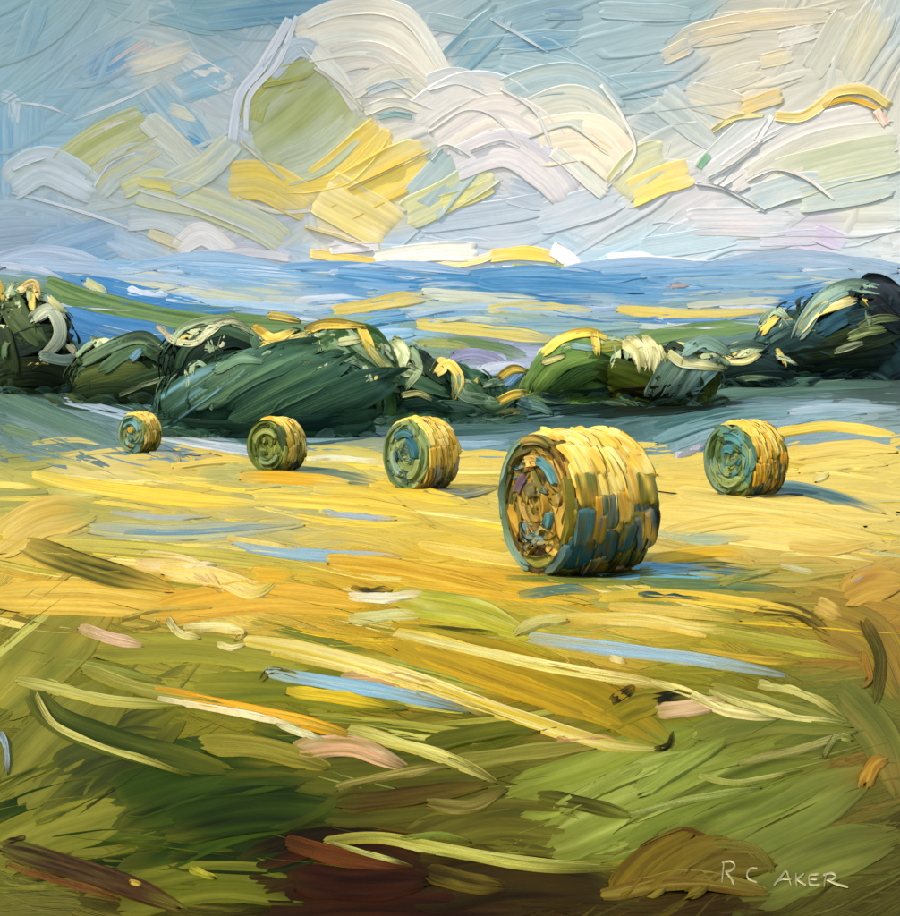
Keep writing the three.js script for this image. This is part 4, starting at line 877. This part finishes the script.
tree('bush', 'round olive green bush with a golden arch on its top right of centre', [585, 368, 60, 34, 404], ['557838', '3a5828', '6f9048', '2c4a24'], `
526,390 552,352 592,344 | 14 | 6f9048 5a7c40 8aa85c
534,394 564,362 612,352 | 15 | 557838 7f9c4c 4a6c34
544,402 584,374 622,368 | 15 | 3a5828 2c4a24 4a6a30
560,398 598,396 634,386 | 13 | 1f3c28 2c4a34
594,364 634,382 | 22 | 23300f 2f4012 3f5018
600,348 640,344 660,352 | 8 | 8a8c34 a8a44c
543,354 564,338 590,333 606,339 | 8 | f3d45a e9c648 f6dc70 | t5 b3
594,334 597,354 | 7 | f3d86c e0bc48 | t5
543,363 563,357 | 6 | dfd98e c6c478 | t5
572,346 592,349 | 6 | 6f9aa0 8fb0a8 | t4
532,412 570,402 602,406 | 8 | 4f7458 34584a`, [[560, 375, 34, 28], [615, 370, 30, 28]], 107);
tree('bush', 'brown and grey green bush with a cream cap right of the round bush', [662, 374, 56, 34, 406], ['3a4610', '2c3a10', '24301c', '4a5818'], `
612,374 634,382 656,390 | 28 | 3a4610 2c3a10 4a5818
618,400 655,398 696,394 | 20 | 241c0c 2a3018 1c1c10
656,394 670,370 688,352 | 20 | 6f8a70 557060 8fa890
672,396 690,372 702,360 | 16 | 5c7868 86a08c 46604f
690,390 702,376 716,366 | 14 | 86a8a0 5a7c70 9ab8ac
628,342 638,352 640,366 | 14 | ece6b6 cfc888 b9b470 | t4
646,344 652,354 652,368 | 13 | e6e0b0 c9c284 dcd69c | t4
656,348 662,360 | 8 | dcd8a0 a8a468 | t4
684,352 704,342 726,353 | 11 | 8fae9a 7f9f90 a3bca8 | t4
664,354 672,345 684,351 | 5 | 1f2c20 3c4c38 | t4
667,352 680,363 696,365 722,369 | 8 | e3dfa0 c9c478 f0edc6 | t5 b3`, [[640, 372, 34, 30], [698, 374, 26, 26]], 108);
tree('bush', 'small black green bush with cream fringe beside the right tree', [752, 370, 44, 20, 388], ['14241f', '1f3028', '24383a', '2c4434'], `
718,372 750,366 780,372 | 15 | 14241f 1f3028 24383a
732,384 760,378 800,378 | 12 | 1c2c2c 2a4038
726,361 744,361 757,355 | 8 | dcd78e ecdfa0 bab470 | t5 b3
724,352 745,345 762,346 | 7 | 4a6458 6f8a78 | t4
720,390 746,379 780,380 | 5 | adc490 7a9870 | t4`, [[735, 368, 22, 18]], 109);
tree('tree', 'blue black tree with pale arching crown at the right edge', [836, 336, 74, 46, 380], ['24383a', '2c4648', '1c2430', '24301f', '3a4828'], `
764,356 805,336 845,352 | 24 | 2c4648 24383a 466460
752,350 772,334 794,326 | 14 | 3c5c60 5f8078 2c4a4c
770,378 830,372 900,372 | 16 | 1c2a24 24382c 14201c
780,366 830,356 890,352 | 18 | 1f2c20 2c3824 14201c
760,366 785,358 810,362 | 12 | 2c4444 3c5858
828,348 862,338 898,330 | 22 | 24301f 3a4828 1c2418
798,336 820,302 850,287 880,291 | 14 | 6f8f80 98b098 5f8078 | t5
800,330 818,311 852,302 | 9 | ecd878 f3ecba e0c868 | t5 b3
822,330 850,313 | 14 | 24405c 3c6078 1c3048
850,322 892,312 | 18 | 2c4448 1c2c34 3a5450
866,287 882,290 900,306 | 22 | 1c2430 14181c 2a3038
872,304 900,330 | 16 | 14181c 24282c
848,338 866,332 884,330 | 8 | 8a9c50 54683c b0b878 | t4
858,328 876,320 897,320 | 7 | 4a5c38 8f9c68 | t4
835,352 860,344 | 6 | 6f8050 c6c8a0 | t4
760,324 772,312 786,318 | 6 | b9c8a0 8fa890 | t5
762,333 768,325 776,319 | 7 | f3d86c e0bc4c | t5`, [[800, 352, 40, 30], [880, 322, 34, 40], [780, 340, 26, 22]], 110);

// ---------------------------------------------------------------- round straw bales
const GOLD = ['f6d668', 'f2cc56', 'f9e28c', 'eec04c', 'f5da78'];
function bale(label, [bx, by], alpha, o, seed) {
  R = mulberry(seed);
  const d = depthOf(by), rad = o.rad, len = o.len, mat = d < 15 ? MAT.bale : MAT.baleFar;
  const t = thing('straw_bale', label, 'bale', 'round straw bales in the field', new THREE.Vector3((bx - CX) / F * d, -.015, -d - .12));
  t.rotation.y = alpha * Math.PI / 180;
  const put = (name, g, part = t) => { const m = new THREE.Mesh(g, mat); m.name = name; m.castShadow = m.receiveShadow = true; part.add(m); return m; };
  // packed straw: a rounded drum
  const pr = []; const hl = len / 2; for (const [x, y] of [[-hl * .985, 0], [-hl * .985, rad * .5], [-hl * .97, rad * .86], [-hl * .9, rad * .955], [-hl * .7, rad * .975], [0, rad * .985], [hl * .7, rad * .975], [hl * .92, rad * .95], [hl * .985, rad * .86], [hl, rad * .5], [hl, 0]]) pr.push(new THREE.Vector2(Math.max(y, .001), x));
  const core = new THREE.LatheGeometry(pr, 48); core.rotateZ(-Math.PI / 2); core.translate(0, rad, 0);
  { const p = core.attributes.position, col = []; for (let i = 0; i < p.count; i++) { const x = p.getX(i), y = p.getY(i) - rad, z = p.getZ(i), s = 1 + .02 * N(x * 4, y * 5, z * 5 + seed); p.setXYZ(i, x, rad + y * s, z * s); const c = pig(o.core[N(x * 6, y * 6, z * 6) > 0 ? 0 : 1], K.bale); col.push(c.r, c.g, c.b); } core.setAttribute('color', new THREE.Float32BufferAttribute(col, 3)); core.computeVertexNormals(); }
  const drum = put('straw_drum', core);
  const disc = new THREE.CircleGeometry(rad * .84, 40); disc.rotateY(-Math.PI / 2); disc.translate(-hl * .985 - .004, rad, 0);
  { const p = disc.attributes.position, col = []; for (let i = 0; i < p.count; i++) { const c = pig(o.face[i % 3], K.bale); col.push(c.r, c.g, c.b); } disc.setAttribute('color', new THREE.Float32BufferAttribute(col, 3)); }
  const end = put('end_face', disc);
  // wrapped side: p along the axis, q round it (0 at the top, positive towards the viewer)
  const Ss = (p, q) => { const a = q / rad, r = rad * (.975 - .03 * Math.max(0, Math.abs(p) / hl - .8) * 5); return [p, rad + Math.cos(a) * r, Math.sin(a) * r, 0, Math.cos(a), Math.sin(a), 1]; };
  const Se = (p, q) => { const r = Math.hypot(p, q); return [-hl * .985 - .02 * (1 - (r / rad) ** 2), rad + q, p, -1, 0, 0, 1]; };
  const pick = a => a[Math.floor(R() * a.length)];
  const hidden = [];
  const rowsN = o.rows, colsN = o.cols, step = rad * Math.PI * 2 / rowsN;
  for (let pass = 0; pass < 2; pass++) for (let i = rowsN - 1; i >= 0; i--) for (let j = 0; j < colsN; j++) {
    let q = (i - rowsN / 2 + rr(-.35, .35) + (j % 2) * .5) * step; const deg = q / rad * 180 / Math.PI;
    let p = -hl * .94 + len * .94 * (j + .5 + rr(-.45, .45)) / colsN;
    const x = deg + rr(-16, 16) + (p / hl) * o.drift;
    let cols;  // shade painted into the dabs: gold on top, then ochre, olive and blue below
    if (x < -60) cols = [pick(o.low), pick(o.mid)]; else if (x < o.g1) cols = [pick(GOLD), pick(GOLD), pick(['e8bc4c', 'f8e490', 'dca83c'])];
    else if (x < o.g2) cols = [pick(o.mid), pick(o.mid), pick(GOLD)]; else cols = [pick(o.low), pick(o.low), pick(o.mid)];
    const L = step * rr(.85, 1.25), w = len / colsN * rr(.95, 1.55), sk = rr(-.05, .3) * w; p = Math.max(-hl + w * .5, Math.min(hl - w * .62, p));
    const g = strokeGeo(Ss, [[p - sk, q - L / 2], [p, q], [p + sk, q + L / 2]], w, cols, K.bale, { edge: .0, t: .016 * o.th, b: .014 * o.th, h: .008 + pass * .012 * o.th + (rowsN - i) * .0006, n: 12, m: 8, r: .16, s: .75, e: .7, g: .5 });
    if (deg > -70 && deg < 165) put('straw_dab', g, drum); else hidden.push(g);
  }
  // end face: coiled dabs, ring inside ring, then the rim
  for (const [fr, cnt, wd] of o.rings) for (let i = 0; i < cnt; i++) {
    const a0 = (i + rr(-.3, .3)) / cnt * Math.PI * 2, span = Math.PI * 2 / cnt * rr(.9, 1.5), r0 = rad * fr * rr(.94, 1.06), r1 = r0 * rr(.9, 1.04), tilt = rr(-.3, .3) * rad * (fr < .8 ? 1 : .3), pts = [];
    for (let s = 0; s <= 4; s++) { const a = a0 + span * s / 4, r = r0 + (r1 - r0) * s / 4 + tilt * (s / 4 - .5); pts.push([Math.sin(a) * r, Math.cos(a) * r]); }
    put('coil_dab', strokeGeo(Se, pts, rad * wd * rr(.8, 1.25), [pick(o.face), pick(o.face), pick(o.face)], K.bale, { edge: 0, t: .016 * o.th, b: .014 * o.th, h: .006 + .012 * R() * o.th, n: 14, m: 7, r: .4, g: .5 }), end);
  }
  for (const [a0, a1, fr, wd, cols, h] of o.accents) {
    const pts = []; for (let s = 0; s <= 5; s++) { const a = (a0 + (a1 - a0) * s / 5) * Math.PI / 180; pts.push([Math.sin(a) * rad * fr, Math.cos(a) * rad * fr]); }
    put('coil_dab', strokeGeo(Se, pts, rad * wd, cols.split(' '), K.bale, { edge: 0, t: .018 * o.th, b: .018 * o.th, h: .024 * o.th + (h ?? 0), n: 22, m: 8, r: .2, s: .5, e: .4, g: .5 }), end);
  }
  for (let i = 0; i < o.loose; i++) {                                  // loose smears across the coils
    const a = rr(0, 6.28), r = rad * Math.sqrt(rr(.01, .6)), x = Math.sin(a) * r, y = Math.cos(a) * r, b = a + 1.57 + rr(-.9, .9), l = rad * rr(.08, .2);
    put('coil_dab', strokeGeo(Se, [[x - Math.sin(b) * l, y - Math.cos(b) * l], [x + rr(-.03, .03), y + rr(-.03, .03)], [x + Math.sin(b) * l, y + Math.cos(b) * l]], rad * rr(.09, .17), [pick(o.face), pick(o.smear), pick(o.smear)], K.bale, { edge: 0, t: .016 * o.th, b: .018 * o.th, h: .02 * o.th, n: 12, m: 8, r: .3, g: .5 }), end);
  }
  // far end, seen only from beside
  for (let i = 0; i < 40; i++) { const a = rr(0, 6.28), r = rad * Math.sqrt(rr(.02, .85)), g = strokeGeo((p, q) => [hl, rad + q, -p, 1, 0, 0, 1], [[Math.sin(a) * r, Math.cos(a) * r], [Math.sin(a + .3) * r, Math.cos(a + .3) * r], [Math.sin(a + .6) * r, Math.cos(a + .6) * r]], rad * .16, [pick(o.face), pick(o.mid)], K.bale, { edge: 0, t: .012, h: .006, n: 8, m: 5 }); hidden.push(g); }
  const h = put('far_dabs', mergeGeometries(hidden), drum); h.userData.kind = 'stuff';
}
// accent angles run clockwise on the face as seen: 0 top, 90 towards the wrapped side, -90 outer left
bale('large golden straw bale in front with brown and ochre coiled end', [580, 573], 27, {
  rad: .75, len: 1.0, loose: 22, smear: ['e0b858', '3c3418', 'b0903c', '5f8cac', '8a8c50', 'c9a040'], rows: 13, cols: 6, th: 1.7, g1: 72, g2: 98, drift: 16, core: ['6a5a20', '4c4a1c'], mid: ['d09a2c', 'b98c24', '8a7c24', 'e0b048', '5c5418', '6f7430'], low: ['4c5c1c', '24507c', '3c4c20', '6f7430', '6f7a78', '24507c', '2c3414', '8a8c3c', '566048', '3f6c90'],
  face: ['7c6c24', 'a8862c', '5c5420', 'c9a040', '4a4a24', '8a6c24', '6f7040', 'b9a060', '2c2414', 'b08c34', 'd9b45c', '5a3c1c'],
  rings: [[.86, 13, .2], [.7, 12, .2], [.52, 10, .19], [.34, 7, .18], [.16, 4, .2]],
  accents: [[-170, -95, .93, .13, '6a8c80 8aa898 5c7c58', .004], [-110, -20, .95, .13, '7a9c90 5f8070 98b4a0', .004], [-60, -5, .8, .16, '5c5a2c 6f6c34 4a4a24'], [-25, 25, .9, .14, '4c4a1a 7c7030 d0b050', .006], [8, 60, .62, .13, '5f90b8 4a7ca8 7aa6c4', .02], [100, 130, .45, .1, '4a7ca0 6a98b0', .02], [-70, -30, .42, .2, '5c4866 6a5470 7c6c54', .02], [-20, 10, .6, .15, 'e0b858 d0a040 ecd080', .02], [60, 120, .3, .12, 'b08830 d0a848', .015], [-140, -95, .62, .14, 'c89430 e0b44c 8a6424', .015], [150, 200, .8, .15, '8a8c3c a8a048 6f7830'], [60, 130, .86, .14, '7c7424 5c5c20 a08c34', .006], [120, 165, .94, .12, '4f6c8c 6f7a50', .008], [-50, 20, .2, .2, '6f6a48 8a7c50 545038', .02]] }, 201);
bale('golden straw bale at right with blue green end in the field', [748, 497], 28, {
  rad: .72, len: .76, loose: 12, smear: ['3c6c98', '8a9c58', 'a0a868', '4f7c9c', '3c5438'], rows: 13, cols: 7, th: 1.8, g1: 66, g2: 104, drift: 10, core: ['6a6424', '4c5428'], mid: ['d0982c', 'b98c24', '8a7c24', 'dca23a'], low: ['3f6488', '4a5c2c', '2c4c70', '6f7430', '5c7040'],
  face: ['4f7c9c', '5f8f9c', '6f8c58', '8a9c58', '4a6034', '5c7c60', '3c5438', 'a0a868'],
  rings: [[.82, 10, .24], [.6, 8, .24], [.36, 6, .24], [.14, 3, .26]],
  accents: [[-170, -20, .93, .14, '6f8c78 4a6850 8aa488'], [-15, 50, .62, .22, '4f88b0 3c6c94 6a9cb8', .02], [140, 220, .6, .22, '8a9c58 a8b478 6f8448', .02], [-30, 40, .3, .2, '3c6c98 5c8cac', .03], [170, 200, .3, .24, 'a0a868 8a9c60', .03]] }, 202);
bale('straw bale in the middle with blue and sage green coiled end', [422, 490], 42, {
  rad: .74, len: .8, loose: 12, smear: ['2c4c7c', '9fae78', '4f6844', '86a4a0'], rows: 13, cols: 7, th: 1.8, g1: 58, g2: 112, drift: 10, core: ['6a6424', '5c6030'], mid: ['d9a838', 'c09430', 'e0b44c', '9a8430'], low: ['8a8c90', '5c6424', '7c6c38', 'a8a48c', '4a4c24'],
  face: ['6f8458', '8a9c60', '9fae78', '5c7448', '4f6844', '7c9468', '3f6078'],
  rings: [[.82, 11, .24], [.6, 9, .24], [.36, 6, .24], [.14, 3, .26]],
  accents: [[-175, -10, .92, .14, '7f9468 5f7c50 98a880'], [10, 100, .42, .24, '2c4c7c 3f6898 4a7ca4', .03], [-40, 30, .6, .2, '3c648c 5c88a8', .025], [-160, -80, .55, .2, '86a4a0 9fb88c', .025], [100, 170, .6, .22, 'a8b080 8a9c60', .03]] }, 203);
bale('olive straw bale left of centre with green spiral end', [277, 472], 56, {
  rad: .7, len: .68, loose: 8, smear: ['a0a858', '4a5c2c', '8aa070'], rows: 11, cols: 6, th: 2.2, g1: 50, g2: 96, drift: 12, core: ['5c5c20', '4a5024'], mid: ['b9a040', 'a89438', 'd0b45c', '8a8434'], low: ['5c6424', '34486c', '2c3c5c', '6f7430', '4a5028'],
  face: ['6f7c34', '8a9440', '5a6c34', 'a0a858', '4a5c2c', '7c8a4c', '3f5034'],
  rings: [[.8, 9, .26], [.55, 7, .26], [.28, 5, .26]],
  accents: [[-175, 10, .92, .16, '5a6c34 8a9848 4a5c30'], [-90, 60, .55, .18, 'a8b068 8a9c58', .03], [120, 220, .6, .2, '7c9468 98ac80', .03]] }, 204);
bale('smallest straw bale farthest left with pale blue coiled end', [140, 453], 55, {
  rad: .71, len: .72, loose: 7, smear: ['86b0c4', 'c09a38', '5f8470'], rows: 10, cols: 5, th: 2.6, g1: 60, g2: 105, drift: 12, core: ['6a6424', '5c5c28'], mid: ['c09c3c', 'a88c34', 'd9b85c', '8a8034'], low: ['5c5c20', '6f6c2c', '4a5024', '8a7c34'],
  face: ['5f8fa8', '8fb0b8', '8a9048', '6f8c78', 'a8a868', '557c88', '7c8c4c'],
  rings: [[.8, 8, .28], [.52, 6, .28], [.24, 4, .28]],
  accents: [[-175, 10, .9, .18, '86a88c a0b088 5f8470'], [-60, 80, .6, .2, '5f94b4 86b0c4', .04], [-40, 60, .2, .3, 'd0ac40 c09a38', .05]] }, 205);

renderer.render(scene, camera);
